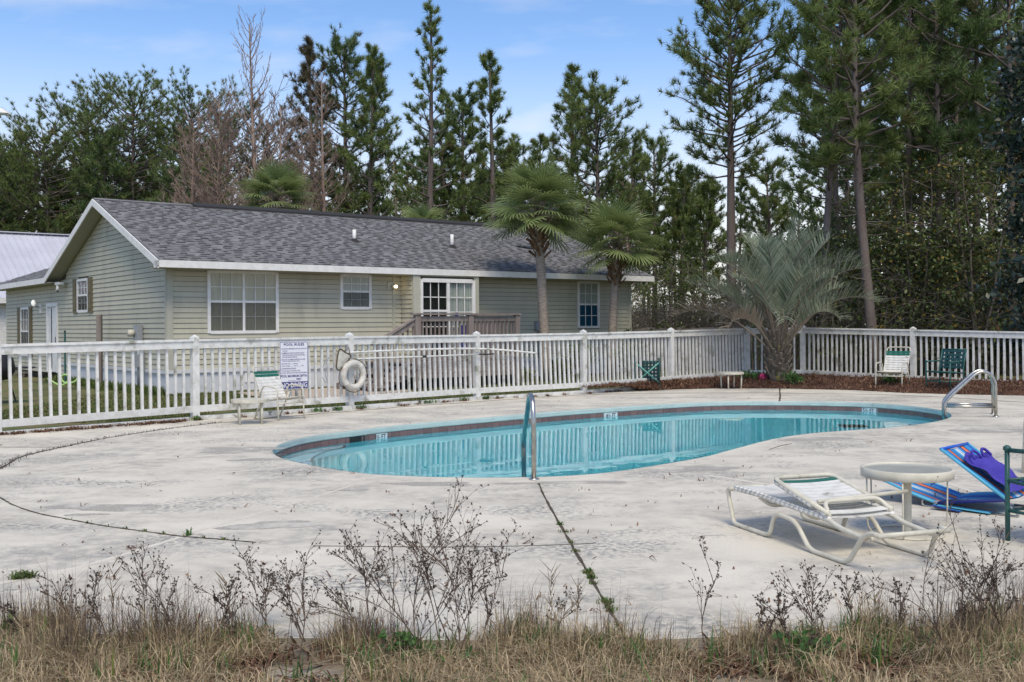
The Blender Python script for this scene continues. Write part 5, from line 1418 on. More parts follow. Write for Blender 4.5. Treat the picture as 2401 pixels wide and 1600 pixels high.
def pine(seed, H, spread, cb=.4, nb=42, sub=4, r0=.17, tl=.29, nn=30, tw=.012, style='cone', bend=.25, mat='needle', dead=8, bare_low=0.0):
    """trunk with limbs, and a crown of needle tufts at the twig ends; returns the two meshes"""
    g = random.Random(seed); tk = MB()
    bx, by = g.uniform(-bend, bend), g.uniform(-bend, bend); ph = g.uniform(0, 6)
    def tr(f): return Vector((bx * math.sin(f * 2.2 + ph) - bx * math.sin(ph), by * math.sin(f * 2.6 + ph) - by * math.sin(ph), f * H))
    tk.tube([tr(i / 12) for i in range(13)], [r0 * (1.15 if i == 0 else 1) * (1 - .86 * (i / 12) ** 1.1) + .008 for i in range(13)], 9)
    P, D = [], []
    def profile(rel):
        if style == 'cone': return (1 - rel) ** .75 * .95 + .10
        if style == 'flat': return .45 + .75 * math.sin(math.pi * min(1, rel * .62 + .20))
        if style == 'round': return math.sin(math.pi * (rel * .74 + .16)) ** .7 * .95 + .06
        if style == 'dome': return .25 + .85 * math.sqrt(max(0, 1 - (rel * .95) ** 2.2)) * min(1, .45 + rel * 1.6)
        if style == 'narrow': return .24 + .86 * (1 - rel) ** 1.0
        return 1
    for i in range(nb + dead):
        isdead = i >= nb
        f = g.uniform(max(.12, cb - .3), cb + .12) if isdead else cb + (1 - cb) * ((i + g.random()) / nb) ** .92 * .985
        rel = max(0, (f - cb) / (1 - cb)); o = tr(f)
        L = 1.3 * spread * profile(rel) * g.uniform(.5, 1.15) * (.55 if isdead else 1)
        az = i * 2.39996 + g.uniform(-.5, .5)
        el = {'dome': .0 + .55 * rel ** 2, 'flat': .0 + .30 * rel, 'round': -.05 + .55 * rel}.get(style, -.05 + .75 * rel) + g.uniform(-.12, .3)
        if isdead: el = g.uniform(-.2, .25)
        h = Vector((math.cos(az), math.sin(az), 0))
        pts = [o]
        for k in range(1, 6):
            e = el + .085 * k * (0 if isdead else 1) * (.6 + .4 * g.random())
            pts.append(pts[-1] + (h * math.cos(e) + Z * math.sin(e)) * (L / 5) + Vector((g.uniform(-1, 1), g.uniform(-1, 1), g.uniform(-1, 1))) * L * .03)
        r1 = max(.010, min(.05, .022 * L + .006))
        tk.tube(pts, [r1 * (1 - .15 * k) for k in range(6)], 4)
        if isdead:
            if g.random() < .5: tk.tube([pts[3], pts[3] + Vector((g.uniform(-1, 1), g.uniform(-1, 1), g.uniform(-.2, .5))) * L * .3], [.007, .004], 3)
            continue
        ends = [(pts[5], (pts[5] - pts[4]).normalized())]
        ns = max(1, int(sub * (1.0 + L / spread * 1.1)))
        for s_ in range(ns):
            u = g.uniform(.28 + bare_low * .3, .97) * 5; k = min(4, int(u)); q = pts[k].lerp(pts[k + 1], u - k); dd = (pts[k + 1] - pts[k]).normalized()
            dd = (dd + Vector((g.uniform(-1, 1), g.uniform(-1, 1), g.uniform(-.25, .8))) * .75).normalized(); l2 = L * g.uniform(.12, .36)
            e = q + dd * l2; tk.tube([q, e], [.008, .005], 3); ends.append((e, dd))
            if g.random() < .35: ends.append((q + dd * l2 * .5, dd))
        for e, dd in ends: P.append(tuple(e)); D.append(tuple(dd + Z * .25))
    for k in range(5): P.append(tuple(tr(.955 + k * .012))); D.append((g.uniform(-.5, .5), g.uniform(-.5, .5), 1))
    # each clump takes its own random needle tint
    tm_ = tk.mesh('trunk', smooth=True); tm_.materials.append(W['bark'])
    cm2 = tufts_mesh('crown', P, D, nn, tl, tw, seed); cm2.materials.append(W[mat])
    return tm_, cm2
def put_tree(name, label, loc, meshes, rotz=0, scale=1.0, group=None, names=('trunk', 'crown')):
    t = thing(name, label, 'tree', loc, rotz, group, local=True); t.scale = (scale,) * 3
    for nm, me in zip(names, meshes): link(nm, me, t)
    return t
def place_pine(px, topy, D, label, seed, spread, **k):
    q = floorpt(px, D); H = zat(px, topy, D) * (.885 if px < 640 else .95 if px > 1380 and px < 1600 else 1.0)
    k.setdefault('r0', .10 + .006 * H)
    return put_tree('pine_tree', label, tuple(q), pine(seed, H, spread, **k))
PINES = [
 # px, top, D, spread, style, cb, nb, sub, extra, label
 (118, 255, 60, 2.99, 'dome', .42, 46, 6, {}, 'broad round-crowned pine, lowest of the row left of the house ridge'),
 (212, 203, 62, 2.86, 'dome', .40, 50, 6, {}, 'green pine standing between the lowest left pine and the tall dome-crowned pine'),
 (312, 168, 60, 2.73, 'dome', .50, 50, 6, {}, 'tall dome-crowned pine with bare trunk above the house gable'),
 (402, 250, 64, 1.95, 'dome', .40, 36, 5, {}, 'slim pine in the gap right of the dome-crowned pine'),
 (440, 172, 63, 2.99, 'dome', .62, 40, 5, {}, 'flat-topped pine leaning over the bare twiggy trees'),
 (530, 214, 66, 2.47, 'dome', .6, 34, 4, dict(mat='needle_b'), 'browning flat-topped pine behind the bare cypress top'),
 (628, 232, 63, 2.21, 'dome', .55, 34, 4, dict(mat='needle_b'), 'thin browning pine behind the tall bare cypress'),
 (30, 340, 60, 2.40, 'dome', .3, 44, 6, {}, 'dark bushy pine above the metal roof at the picture edge'),
 (744, 94, 46, 1.55, 'cone', .45, 42, 5, dict(mat='needle_b', bare_low=.2), 'dark pointed pine behind the pale bare cypress'),
 (808, 113, 47, 1.75, 'round', .35, 48, 6, dict(mat='needle_d'), 'dense dark pine, twin of the round-topped pine over the roof vents'),
 (862, 121, 45, 1.95, 'cone', .25, 54, 6, {}, 'round-topped pine with straight pale trunk over the roof vents'),
 (1003, 28, 43, 1.75, 'narrow', .36, 46, 3, dict(nn=40, tl=.27), 'tallest pine above the house with sparse tufts on open branches'),
 (1088, 232, 48, 1.3, 'round', .35, 44, 6, dict(mat='needle_d'), 'bushy pine between the tallest pine and the narrow spire pine'),
 (1050, 300, 47, 1.2, 'round', .3, 36, 5, {}, 'low pine at the foot of the tallest pine'),
 (1157, 136, 44, 1.45, 'narrow', .40, 40, 4, dict(nn=40), 'narrow spire pine left of the taller sabal palm'),
 (1200, 340, 50, 1.2, 'round', .3, 36, 5, {}, 'short pine between the spire pine and the taller sabal palm'),
 (1262, 330, 52, 1.1, 'round', .35, 34, 5, {}, 'short thin pine rising directly over the taller sabal palm'),
 (1336, 157, 45, 1.35, 'cone', .40, 42, 4, {}, 'tall open pine behind the right side of the taller sabal palm'),
 (1402, 187, 42, 1.75, 'round', .30, 54, 5, {}, 'full dark pine above the shorter sabal palm'),
 (1470, 330, 50, 1.3, 'round', .3, 34, 5, {}, 'low green pine right of the full dark pine'),
 (1535, 315, 52, 1.3, 'round', .4, 34, 5, {}, 'thin light green pine left of the big straight-trunked pine'),
 (1590, 380, 50, 1.1, 'round', .35, 32, 5, {}, 'short light green pine at the foot of the big straight-trunked pine'),
 (1716, -8, 37, 1.85, 'round', .50, 60, 5, dict(r0=.21), 'big straight-trunked pine standing alone against the sky'),
 (1645, 430, 46, 1.0, 'round', .3, 30, 5, {}, 'short bushy pine just left of the straight bare trunk'),
 (1810, 400, 48, 1.1, 'round', .3, 32, 5, {}, 'small dark pine right of the big straight-trunked pine'),
 (1927, -60, 29, 1.75, 'round', .42, 54, 5, dict(r0=.125, tl=.32, bare_low=.7, bend=.4), 'near pine with reddish trunk, left edge of the right-hand stand'),
 (1965, -40, 37, 1.5, 'round', .50, 44, 5, dict(r0=.12, bare_low=.5, bend=.4), 'slender pine just right of the reddish trunk'),
 (1994, -70, 34, 1.5, 'round', .48, 46, 5, dict(r0=.12, tl=.31, bare_low=.5, bend=.5), 'pine with thin trunk between the reddish and the thick trunk'),
 (2054, -150, 27, 1.9, 'round', .47, 50, 5, dict(r0=.145, tl=.33, dead=26, bare_low=.8, bend=.45), 'near pine with thick trunk and long bare limbs above the pindo palm'),
 (2098, -60, 38, 1.5, 'round', .45, 44, 5, dict(r0=.12, bend=.5, bare_low=.5), 'slender pine close behind the thick-trunked near pine'),
 (2130, -120, 32, 1.5, 'round', .42, 46, 5, dict(r0=.12, tl=.32, mat='needle_d', bend=.5, bare_low=.6), 'dark pine just right of the thick-trunked near pine'),
 (2172, -80, 36, 1.5, 'round', .42, 44, 5, dict(r0=.12, bend=.5, bare_low=.5), 'slender pine rising between two dark pines left of the white chair'),
 (2205, -140, 29, 1.6, 'round', .44, 48, 5, dict(r0=.12, tl=.33, mat='needle_d', bend=.4, bare_low=.7), 'dark pine over the white chair'),
 (2246, -90, 35, 1.5, 'round', .40, 44, 5, dict(r0=.12, bend=.5, bare_low=.5), 'slender pine between the pines over the white and green chairs'),
 (2285, -150, 31, 1.6, 'round', .42, 48, 5, dict(r0=.13, tl=.32, mat='needle_d', bend=.4, bare_low=.6), 'dark pine over the green chair'),
 (2330, -100, 36, 1.5, 'round', .40, 44, 5, dict(r0=.13, bend=.5, bare_low=.5), 'slender pine just left of the magnolia'),
 (2375, -150, 28, 1.7, 'round', .45, 48, 5, dict(r0=.14, tl=.33, mat='needle_d', bare_low=.7), 'dark pine behind the magnolia'),
]
for i, (px, ty, D, spd, sty, cb, nb, sub, ex, lab) in enumerate(PINES):
    nb = int(nb * (1.7 if px < 640 else 1.15 if px in (1003, 1157) else 1.0 if px > 1900 else 1.5)); spd *= 1.12 if px < 640 else 1.0
    place_pine(px, ty, D, lab, 100 + i, spd, style=sty, cb=cb, nb=nb, sub=sub, **ex)
# deeper rows of the wood share a few meshes
fill = [pine(300 + k, 12.5 + k * .6, 1.75, style=('round', 'cone', 'flat')[k % 3], cb=.28 + .05 * (k % 3), nb=62, sub=7, nn=22, tw=.017, mat='needle' if k % 2 else 'needle_d') for k in range(5)]
g_ = random.Random(77); pxs = []
for px in list(range(-160, 720, 36)) + list(range(700, 1300, 40)) + list(range(1290, 1660, 40)) + list(range(1740, 2620, 66)):
    D = g_.uniform(56, 74); px2 = px + g_.uniform(-18, 18)
    if px < 700: ty = g_.uniform(300, 420) if px < 460 else g_.uniform(330, 440)
    elif px < 1300: ty = g_.uniform(340, 440)
    elif px < 1680: ty = g_.uniform(400, 500)
    elif px < 1880: ty = g_.uniform(360, 480)
    else: ty = g_.uniform(60, 260); D = g_.uniform(36, 60)
    H = zat(px2, ty, D); me = fill[g_.randrange(5)]
    q = floorpt(px2, D)
    put_tree('pine_tree', ('deep row pine seen between the left pines and leafless trees' if px < 700 else 'deep row pine low behind the house ridge' if px < 1290 else 'deep row pine in the gap left of the straight bare trunk' if px < 1680 else 'deep row pine in the gap right of the straight bare trunk' if px < 1890 else 'deep row pine inside the dark right-hand stand'), tuple(q), me, g_.uniform(0, 6.28), H / (me[0].vertices[0].co.z * 0 + max(v.co.z for v in me[0].vertices)), 'deep row pines, ' + ('left wood' if px < 700 else 'behind the house' if px < 1290 else 'left gap' if px < 1680 else 'right gap' if px < 1890 else 'right stand'))

def bare_tree(seed, H, spread, r0, nb=60, cb=.12, up=.6, twigs=6, mat='barkpale', arch=.1):
    nb = int(nb * 1.35)
    g = random.Random(seed); tk = MB(); br = MB()
    def tr(f): return Vector((.12 * math.sin(f * 3 + seed), .12 * math.sin(f * 2.3 + seed * 2), f * H))
    tk.tube([tr(i / 12) for i in range(13)], [r0 * (1 - .93 * (i / 12)) + .006 for i in range(13)], 8)
    for i in range(nb):
        f = cb + (1 - cb) * ((i + g.random()) / nb) ** .95 * .98; rel = (f - cb) / (1 - cb); o = tr(f)
        L = spread * (.30 + .85 * (1 - rel) ** .8) * g.uniform(.55, 1.1); az = i * 2.39996 + g.uniform(-.4, .4); h = Vector((math.cos(az), math.sin(az), 0))
        el = up * (.55 + .7 * rel) + g.uniform(-.15, .2); pts = [o]
        for k in range(5):
            e = el + arch * k; pts.append(pts[-1] + (h * math.cos(e) + Z * math.sin(e)) * L / 5 + Vector((g.uniform(-1, 1), g.uniform(-1, 1), g.uniform(-1, 1))) * L * .025)
        r1 = max(.008, .013 * L + .005)
        br.tube(pts, [r1 * (1 - .16 * k) for k in range(6)], 4)
        for s_ in range(int(twigs * (.6 + L / spread))):
            u = g.uniform(.2, .98) * 5; k = min(4, int(u)); q = pts[k].lerp(pts[k + 1], u - k); dd = (pts[k + 1] - pts[k]).normalized()
            dd = (dd + Vector((g.uniform(-1, 1), g.uniform(-1, 1), g.uniform(-.4, .9))) * .7).normalized(); l2 = L * g.uniform(.12, .4)
            e = q + dd * l2; m_ = q + dd * l2 * .5 + Vector((g.uniform(-1, 1), g.uniform(-1, 1), g.uniform(-1, 1))) * l2 * .06
            br.tube([q, m_, e], [.011, .0085, .006], 3)
            for t in range(g.choice((1, 2, 3))):
                d2 = (dd + Vector((g.uniform(-1, 1), g.uniform(-1, 1), g.uniform(-.5, .8))) * .8).normalized(); a = q.lerp(e, g.uniform(.3, .95))
                br.tube([a, a + d2 * l2 * g.uniform(.3, .6)], [.0085, .005], 3)
    a, b = tk.mesh('trunk', smooth=True), br.mesh('branches'); a.materials.append(W[mat]); b.materials.append(W[mat]); return a, b
for px, ty, D, spd, lab, seed, kw in ((597, 62, 44, 3.5, 'tall bare cypress with fine upswept branches against the sky', 1, dict(nb=60, cb=.16, up=.72, twigs=4, arch=.14)),
        (766, 178, 41, 1.7, 'bare cypress with pale straight trunk behind the middle of the roof', 2, dict(nb=90, cb=.15, up=.55, twigs=8)),
        (520, 235, 40, 2.6, 'grey leafless twiggy tree left of the tall bare cypress', 3, dict(nb=90, cb=.12, up=.6, twigs=12)),
        (455, 290, 40, 2.2, 'low leafless twiggy tree right of the slim pine', 4, dict(nb=70, cb=.12, up=.7, twigs=10)),
        (655, 250, 39, 2.3, 'reddish leafless tree between the two bare cypresses', 5, dict(nb=80, cb=.12, up=.55, twigs=10)),
        (705, 290, 40, 2.0, 'small leafless tree behind the cabbage palm peeking over the roof', 6, dict(nb=60, cb=.12, up=.6, twigs=9)),
        (930, 380, 44, 1.0, 'thin leafless sapling left of the tallest pine', 7, dict(nb=34, cb=.2, up=.6, twigs=4)),
        (2010, 190, 31, 1.6, 'thin leafless tree with pale limbs among the right-hand pines', 8, dict(nb=36, cb=.2, up=.6, twigs=5)),
        (1480, 420, 41, 1.3, 'leafless grey tree behind the shorter sabal palm', 9, dict(nb=44, cb=.15, up=.6, twigs=6))):
    q = floorpt(px, D); H = zat(px, ty, D)
    put_tree('bare_tree', lab, tuple(q), bare_tree(seed, H, spd, .05 + .008 * H, **kw), 0, 1, None, ('trunk', 'branches'))

# broadleaf undergrowth trees at the right
def bushy(seed, H, spread, nl, size, cb=.12, oddp=.06, mat='leaf', r0=.05, clump=.32, tint=.45, stems=3):
    g = random.Random(seed); tk = MB(); cl = []
    for s_ in range(stems):
        lean = Vector((g.uniform(-1, 1), g.uniform(-1, 1), 0)) * spread * .35
        P = [Vector((0, 0, 0)) + Vector((g.uniform(-.1, .1), g.uniform(-.1, .1), 0))]
        for i in range(1, 9): P.append(Vector((lean.x * i / 8 + g.uniform(-.06, .06), lean.y * i / 8 + g.uniform(-.06, .06), H * .95 * i / 8)))
        tk.tube(P, [r0 * (1 - .1 * i) for i in range(9)], 6)
        for i in range(int(34 * H / 5)):
            u = g.uniform(cb, 1) * 8; k = min(7, int(u)); q = P[k].lerp(P[k + 1], u - k); rel = u / 8
            az = g.uniform(0, 6.28); L = spread * g.uniform(.3, 1.25) * (1.25 - .75 * rel); e = g.uniform(-.1, .8)
            d = Vector((math.cos(az) * math.cos(e), math.sin(az) * math.cos(e), math.sin(e))); m_ = q + d * L * .55 + Z * L * .05; en = q + d * L + Z * (-.08 * L)
            tk.tube([q, m_, en], [.014, .009, .004], 3); wq = g.uniform(.2, 1.6); cl += [(m_, .7 * wq), (en, wq), (m_.lerp(en, .5), .8 * wq)]
    gg = np.random.default_rng(seed); C = np.array([tuple(c[0]) for c in cl]); wgt = np.array([c[1] for c in cl]); wgt = wgt / wgt.sum()
    idx = gg.choice(len(C), nl, p=wgt); P = C[idx] + gg.normal(0, clump, (nl, 3)) * np.array([1, 1, .6])
    P[:, 2] = np.maximum(P[:, 2], .1)
    t0 = np.clip(gg.normal(tint, .2, len(C)), 0, 1)[idx]
    a = tk.mesh('trunk', smooth=True); a.materials.append(W['bark']); b = leaves_mesh('crown', P, size, seed, oddp, tint0=t0); b.materials.append(W[mat]); return a, b
BUSH = [(1905, 520, 30.5, 1.3, .07, 'green shrubby tree directly right of the pindo palm crown'), (1990, 470, 31.5, 1.6, .08, 'tall shrubby tree behind the near reddish trunk'),
        (2075, 440, 29.5, 1.7, .12, 'broadleaf tree with scattered yellow leaves right of the thick pine trunk'), (2150, 380, 28.5, 1.7, .16, 'broadleaf tree with many yellow leaves above the white chair'),
        (2225, 360, 29.0, 1.7, .14, 'tall broadleaf tree above the gap between the white and green chairs'), (2295, 340, 27.5, 1.7, .12, 'broadleaf tree with fading leaves above the green chair'),
        (2370, 360, 28.5, 1.7, .08, 'broadleaf tree half hidden by the magnolia'), (2450, 320, 28.0, 1.8, .06, 'broadleaf tree at the edge right of the magnolia'),
        (1570, 610, 35.5, 1.3, .05, 'olive shrub behind the plank fence, nearest the house'), (1640, 600, 36.5, 1.4, .04, 'olive shrub behind the plank fence left of the pindo palm'),
        (1720, 610, 37.0, 1.4, .04, 'olive shrub hidden behind the left fronds of the pindo palm')]
for i, (px, ty, D, spd, od, lab) in enumerate(BUSH):
    q = floorpt(px, D); H = zat(px, ty, D)
    put_tree('broadleaf_tree', lab, tuple(q), bushy(500 + i, H, spd * 1.25, int(2100 * max(1, H / 4)), .12 if D < 33 else .10, oddp=od, tint=.45, clump=.22))
q = floorpt(2395, 21.5 + 1.2); H = zat(2395, 40, 22.7)
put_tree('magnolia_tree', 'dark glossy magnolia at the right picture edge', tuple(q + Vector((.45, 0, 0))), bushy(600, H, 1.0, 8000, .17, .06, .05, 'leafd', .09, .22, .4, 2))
# thicket under the trees: twigs and dull leaves
def thicket(name, label, pxr, Dr, hmax, nt, nlv, seed, tint=.25, mat='leaf', size=.085):
    g = random.Random(seed); mb = MB()
    for i in range(nt):
        px = g.uniform(*pxr); D = g.uniform(*Dr); q = floorpt(px, D); h = hmax(px) * g.uniform(.35, 1.0)
        d = Vector((g.uniform(-1, 1), g.uniform(-1, 1), 0)) * h * .55
        m_ = q + d * .35 + Z * h * .7 + Vector((g.uniform(-.2, .2), g.uniform(-.2, .2), 0)); e = q + d + Z * h * g.uniform(.55, 1.0)
        r_ = g.uniform(.004, .010); mb.tube([q, m_, e], [r_, r_ * .8, r_ * .4], 3)
        for k in range(3):
            a = m_.lerp(e, g.random()); mb.tube([a, a + Vector((g.uniform(-1, 1), g.uniform(-1, 1), g.uniform(-.6, .6))) * .5], [r_ * .6, r_ * .3], 3)
    o = mb.build(name, W['stem2'] if 'stem2' in W else W['twig'], None); tag(o, label, 'thicket', None, 'stuff')
    gg = np.random.default_rng(seed); P = np.zeros((nlv, 3))
    for i in range(nlv):
        px = gg.uniform(*pxr); D = gg.uniform(*Dr); q = floorpt(px, D); P[i] = (q.x, q.y, hmax(px) * gg.random() ** .8)
    P += gg.normal(0, .12, P.shape); P[:, 2] = np.maximum(P[:, 2], .05)
    b = link('leaves', leaves_mesh(name + '_leaves', P, size, seed, .06, tint0=np.full(nlv, tint)), o, W[mat])
    return o
W['stem2'] = M('thicket_stems', (.10, .082, .07), .9, (.20, .175, .155), 1.5, (.4, .6))
thicket('bramble_thicket', 'grey brown bramble thicket behind the plank fence', (1440, 1850), (35, 41), lambda px: 2.9, 2600, 12000, 41, .3)
thicket('undergrowth', 'dark leafy undergrowth behind the right-hand white fence', (1760, 2560), (27.5, 36), lambda px: 3.9, 2200, 60000, 42, .15, 'leaf', .12)
thicket('undergrowth', 'dark leafy undergrowth behind the left end of the house', (-250, 420), (50, 62), lambda px: 4.2, 700, 9000, 43, .2, 'leaf', .13)
thicket('undergrowth', 'leafy undergrowth far behind the house', (420, 1500), (52, 66), lambda px: 4.2, 900, 12000, 44, .35, 'leaf', .13)

# ------------------------------------------------------------------ palms
def fan_leaf(R_, nseg, seed, droop=.5, fold=.25):
    """fan of a cabbage palm in local axes: stalk along +x, fan opening beyond it"""
    g = np.random.default_rng(seed); V, T, tn, od = [], [], [], []
    for i in range(nseg):
        a = (i / (nseg - 1) - .5) * R(235); L = R_ * (1 - .18 * abs(a) / 2.05) * g.uniform(.88, 1.08)
        w = R_ * .027; d = np.array([math.cos(a), math.sin(a), 0]); s = np.array([-math.sin(a), math.cos(a), 0])
        up = fold * (-1 if i % 2 else 1) * .12
        o = np.array([.12 * R_ * max(0, math.cos(a)), 0, 0])
        pts = []
        for t, wd in ((.0, .35), (.45, 1.0), (.75, .75)):
            z = -.10 * R_ * t - droop * R_ * max(0, t - .35) ** 2 * (1.0 + .8 * abs(math.sin(a)))
            p = o + d * L * t + np.array([0, 0, z + up * t * .4 * R_]); pts += [p - s * w * wd + np.array([0, 0, up * .03]), p + s * w * wd]
        hang = g.uniform(.2, .9)
        tip = o + d * L * (1 - .12 * hang) + np.array([0, 0, -.1 * R_ - droop * R_ * (.45 + .45 * hang)])
        b = len(V); V += pts + [tip]
        T += [(b, b + 1, b + 3), (b, b + 3, b + 2), (b + 2, b + 3, b + 5), (b + 2, b + 5, b + 4), (b + 4, b + 5, b + 6)]
        tn += [.35, .35, .45, .45, .55, .55, .8]; od += [0, 0, 0, 0, 0, 0, .5 * (g.random() < .4)]
    k = g.uniform(-.15, .15)
    return np_mesh('frond', np.array(V), T, np.clip(np.array(tn) + k, 0, 1), od)
def sabal(label, px, base_py, bD, trunk_top, crown_r, nfr, seed, lean=0.0, group='cabbage palms', boots=True, r0=.118):
    g = random.Random(seed); q = floorpt(px, bD)
    t = thing('cabbage_palm', label, 'palm tree', tuple(q), 0, group, local=True)
    H = trunk_top; P = [Vector((lean * (i / 8) ** 1.3, .0, H * i / 8)) for i in range(9)]
    MB().tube(P, [r0 * (1.12 - .02 * i + (.05 if i == 8 else 0)) for i in range(9)], 14).build('trunk', W['palmbark'], t, smooth=True)
    top = P[-1]
    if boots:
        for k in range(34):                     # old leaf bases crossing under the crown
            a = k * 2.39996; z = H - 1.05 + .95 * (k / 34) ; o = Vector((top.x * (z / H), 0, z)); h = Vector((math.cos(a), math.sin(a), 0)); sd_ = Vector((-h.y, h.x, 0)) * g.choice((-.09, .09))
            MB().beam(o + h * r0 * .9 - Z * .05, o + h * (r0 * 1.3 + g.uniform(.06, .2)) + sd_ + Z * g.uniform(.12, .24), .075, .03, up=h).build('leaf_base', W['boot'], t)
    leafs = [fan_leaf(1.0, 30, seed * 10 + k, .05 + .055 * k) for k in range(5)]
    for me in leafs: me.materials.append(W['palm'])
    for k in range(nfr):
        u = (k + .5) / nfr; a = k * 2.39996 + g.uniform(-.3, .3)
        el = R(86) - R(100) * u ** .95 + g.uniform(-.12, .12)
        Lp = crown_r * g.uniform(.46, .6); d = Vector((math.cos(a) * math.cos(el), math.sin(a) * math.cos(el), math.sin(el)))
        o = top + Z * (.10 - .25 * u)
        e = o + d * Lp; m_ = o + d * Lp * .5 + Z * .05
        pet = MB().tube([o, m_, e], [.022, .016, .012], 5).build('petiole', W['petiole'], t, smooth=True)
        fr_ = link('frond', leafs[g.randrange(5)], t); sc = crown_r * g.uniform(.50, .62)
        dd = (e - m_).normalized(); dd = (dd + Vector((math.cos(a), math.sin(a), 0)) * .35 * max(0, math.sin(el)) - Z * .10).normalized()
        yv = Z.cross(dd); yv = yv.normalized() if yv.length > .1 else Vector((0, 1, 0)); zv = dd.cross(yv).normalized()
        tw = Matrix.Rotation(g.uniform(-.5, .5), 4, 'X')
        mm = Matrix((( dd.x, yv.x, zv.x, 0), (dd.y, yv.y, zv.y, 0), (dd.z, yv.z, zv.z, 0), (0, 0, 0, 1))) @ tw
        fr_.matrix_local = Matrix.Translation(e) @ mm @ Matrix.Scale(sc, 4)
    return t
h1 = zat(1264, 508, 27); sabal('taller cabbage palm with pale straight trunk in front of the roof', 1279, 890, 27.0, h1, 1.40, 46, 3, -.18)
h2 = zat(1447, 582, 28.6); sabal('shorter cabbage palm with leaning trunk beside the right window', 1432, 890, 28.6, h2, 1.30, 34, 5, .18, r0=.112)
h3 = zat(650, 478, 34); sabal('cabbage palm crown peeking over the middle of the roof', 650, 890, 34, h3, 1.35, 32, 7, 0, boots=False)
h4 = zat(990, 556, 37); sabal('cabbage palm crown barely showing over the roof below the tallest pine', 990, 890, 37, h4, 1.25, 24, 8, 0, boots=False)

# pindo palm
pq = onz(1825, 892, .12); pD = pq.y
pin = thing('pindo_palm', 'silvery pindo palm with arching fronds and stubby trunk by the fence corner', 'palm tree', tuple(pq), 0, None, local=True)
MB().lathe([(.19, -.1), (.21, .1), (.22, .5), (.19, .85), (.13, 1.15), (.05, 1.35)], 18).build('trunk', W['stub'], pin, smooth=True)
g = random.Random(6)
for k in range(95):
    a = k * 2.39996; z = .02 + 1.05 * (k / 95); h = Vector((math.cos(a), math.sin(a), 0)); rr_ = .20 if z < .7 else .20 - .07 * (z - .7) / .4
    o = h * rr_ * .9 + Z * z; L = g.uniform(.20, .34); d = (h * .46 + Z * .88 + Vector((g.uniform(-.1, .1), g.uniform(-.1, .1), 0))).normalized()
    MB().beam(o, o + d * L, .062, .035, up=h).build('leaf_stub', W['stub'], pin)
def pindo_frond(L, el0, curl, seed, nl=54, dead=False):
    g = np.random.default_rng(seed); N = 26; p = np.array([0.0, 0, 0]); e = el0; P = [p.copy()]; E = [e]
    for i in range(N):
        u = i / N
        e -= curl / N * (.25 + 1.9 * u ** 1.6)
        p = p + np.array([math.cos(e), 0, math.sin(e)]) * L / N; P.append(p.copy()); E.append(e)
    V, T, tn, od = [], [], [], []
    for i in range(nl):
        u = .36 + .64 * i / (nl - 1); k = min(N - 1, int(u * N)); q = P[k] + (P[k + 1] - P[k]) * (u * N - k); e = E[k]
        tan = np.array([math.cos(e), 0, math.sin(e)]); nor = np.array([-math.sin(e), 0, math.cos(e)]); side = np.array([0, 1.0, 0])
        ll = L * .27 * (math.sin(math.pi * (.18 + .72 * (u - .36) / .64)) ** .7) * g.uniform(.85, 1.1)
        for s in (-1, 1):
            d = tan * .72 + side * s * (.55 + g.uniform(-.15, .15)) + nor * (.5 + g.uniform(-.3, .3)); d /= np.linalg.norm(d)
            w = np.cross(d, nor); w /= np.linalg.norm(w); w *= .0115 * g.uniform(.6, 1.2)
            b = len(V); m_ = q + d * ll * .55; tip = q + d * ll + np.array([0, 0, -.10 * ll]) + tan * .04
            V += [q - w, q + w, m_ + w * .9, m_ - w * .9, tip]; T += [(b, b + 1, b + 2), (b, b + 2, b + 3), (b + 3, b + 2, b + 4)]
            v = np.clip(g.normal(.45, .33), 0, 1); tn += [v] * 4 + [min(1, v + .3)]; od += [.9 if dead else 0] * 4 + [.5 if dead else .3 * (g.random() < .3)]
    return P, np_mesh('leaflets', np.array(V), T, tn, od)
nfr = 34
for k in range(nfr):
    u = (k + .5) / nfr; a = k * 2.39996 + g.uniform(-.25, .25)
    el0 = R(86) - R(40) * u ** 1.1 + g.uniform(-.06, .06); L = g.uniform(2.3, 2.9) * (1 - .14 * u); curl = R(34) + R(50) * u + g.uniform(-.3, .5)
    if abs(math.sin(a)) > .8: curl += .1
    P, me = pindo_frond(L, el0, curl, 700 + k, dead=k in (27, 30, 32, 33)); me.materials.append(W['pindo'])
    Ph = P[:23]
    rac = MB().tube([tuple(p) for p in P], [.024 * (1 - .85 * i / len(P)) + .003 for i in range(len(P))], 5).build('frond', W['petiole'], pin, smooth=True)
    h = Vector((math.cos(a), math.sin(a), 0)) * (.05 + .16 * u)
    rac.location = h + Z * (1.02 - .35 * u); rac.rotation_euler = (0, 0, a)
    link('leaflets', me, rac)
# small plants in the bed and by the house
def leafy(label, loc, h, spread, n, size, seed, mat='leafg', group=None, name='leafy_plant'):
    g = random.Random(seed); gg = np.random.default_rng(seed)
    t = thing(name, label, 'plant', loc, 0, group, local=True); st = MB(); C = []
    for k in range(9):
        a = g.uniform(0, 6.28); e = Vector((math.cos(a) * spread * g.uniform(.2, 1), math.sin(a) * spread * g.uniform(.2, 1), h * g.uniform(.5, 1))); st.tube([(0, 0, 0), e * .5 + Z * h * .1, e], [.006, .005, .003], 4); C += [tuple(e), tuple(e * .7)]
    st.build('stems', W['stem'], t)
    C = np.array(C); P = C[gg.integers(0, len(C), n)] + gg.normal(0, spread * .28, (n, 3)) * np.array([1, 1, .5]); P[:, 2] = np.clip(P[:, 2], .02, h * 1.2)
    link('leaves', leaves_mesh('leaves', P, size, seed, .02, 1.4), t, W[mat]); return t
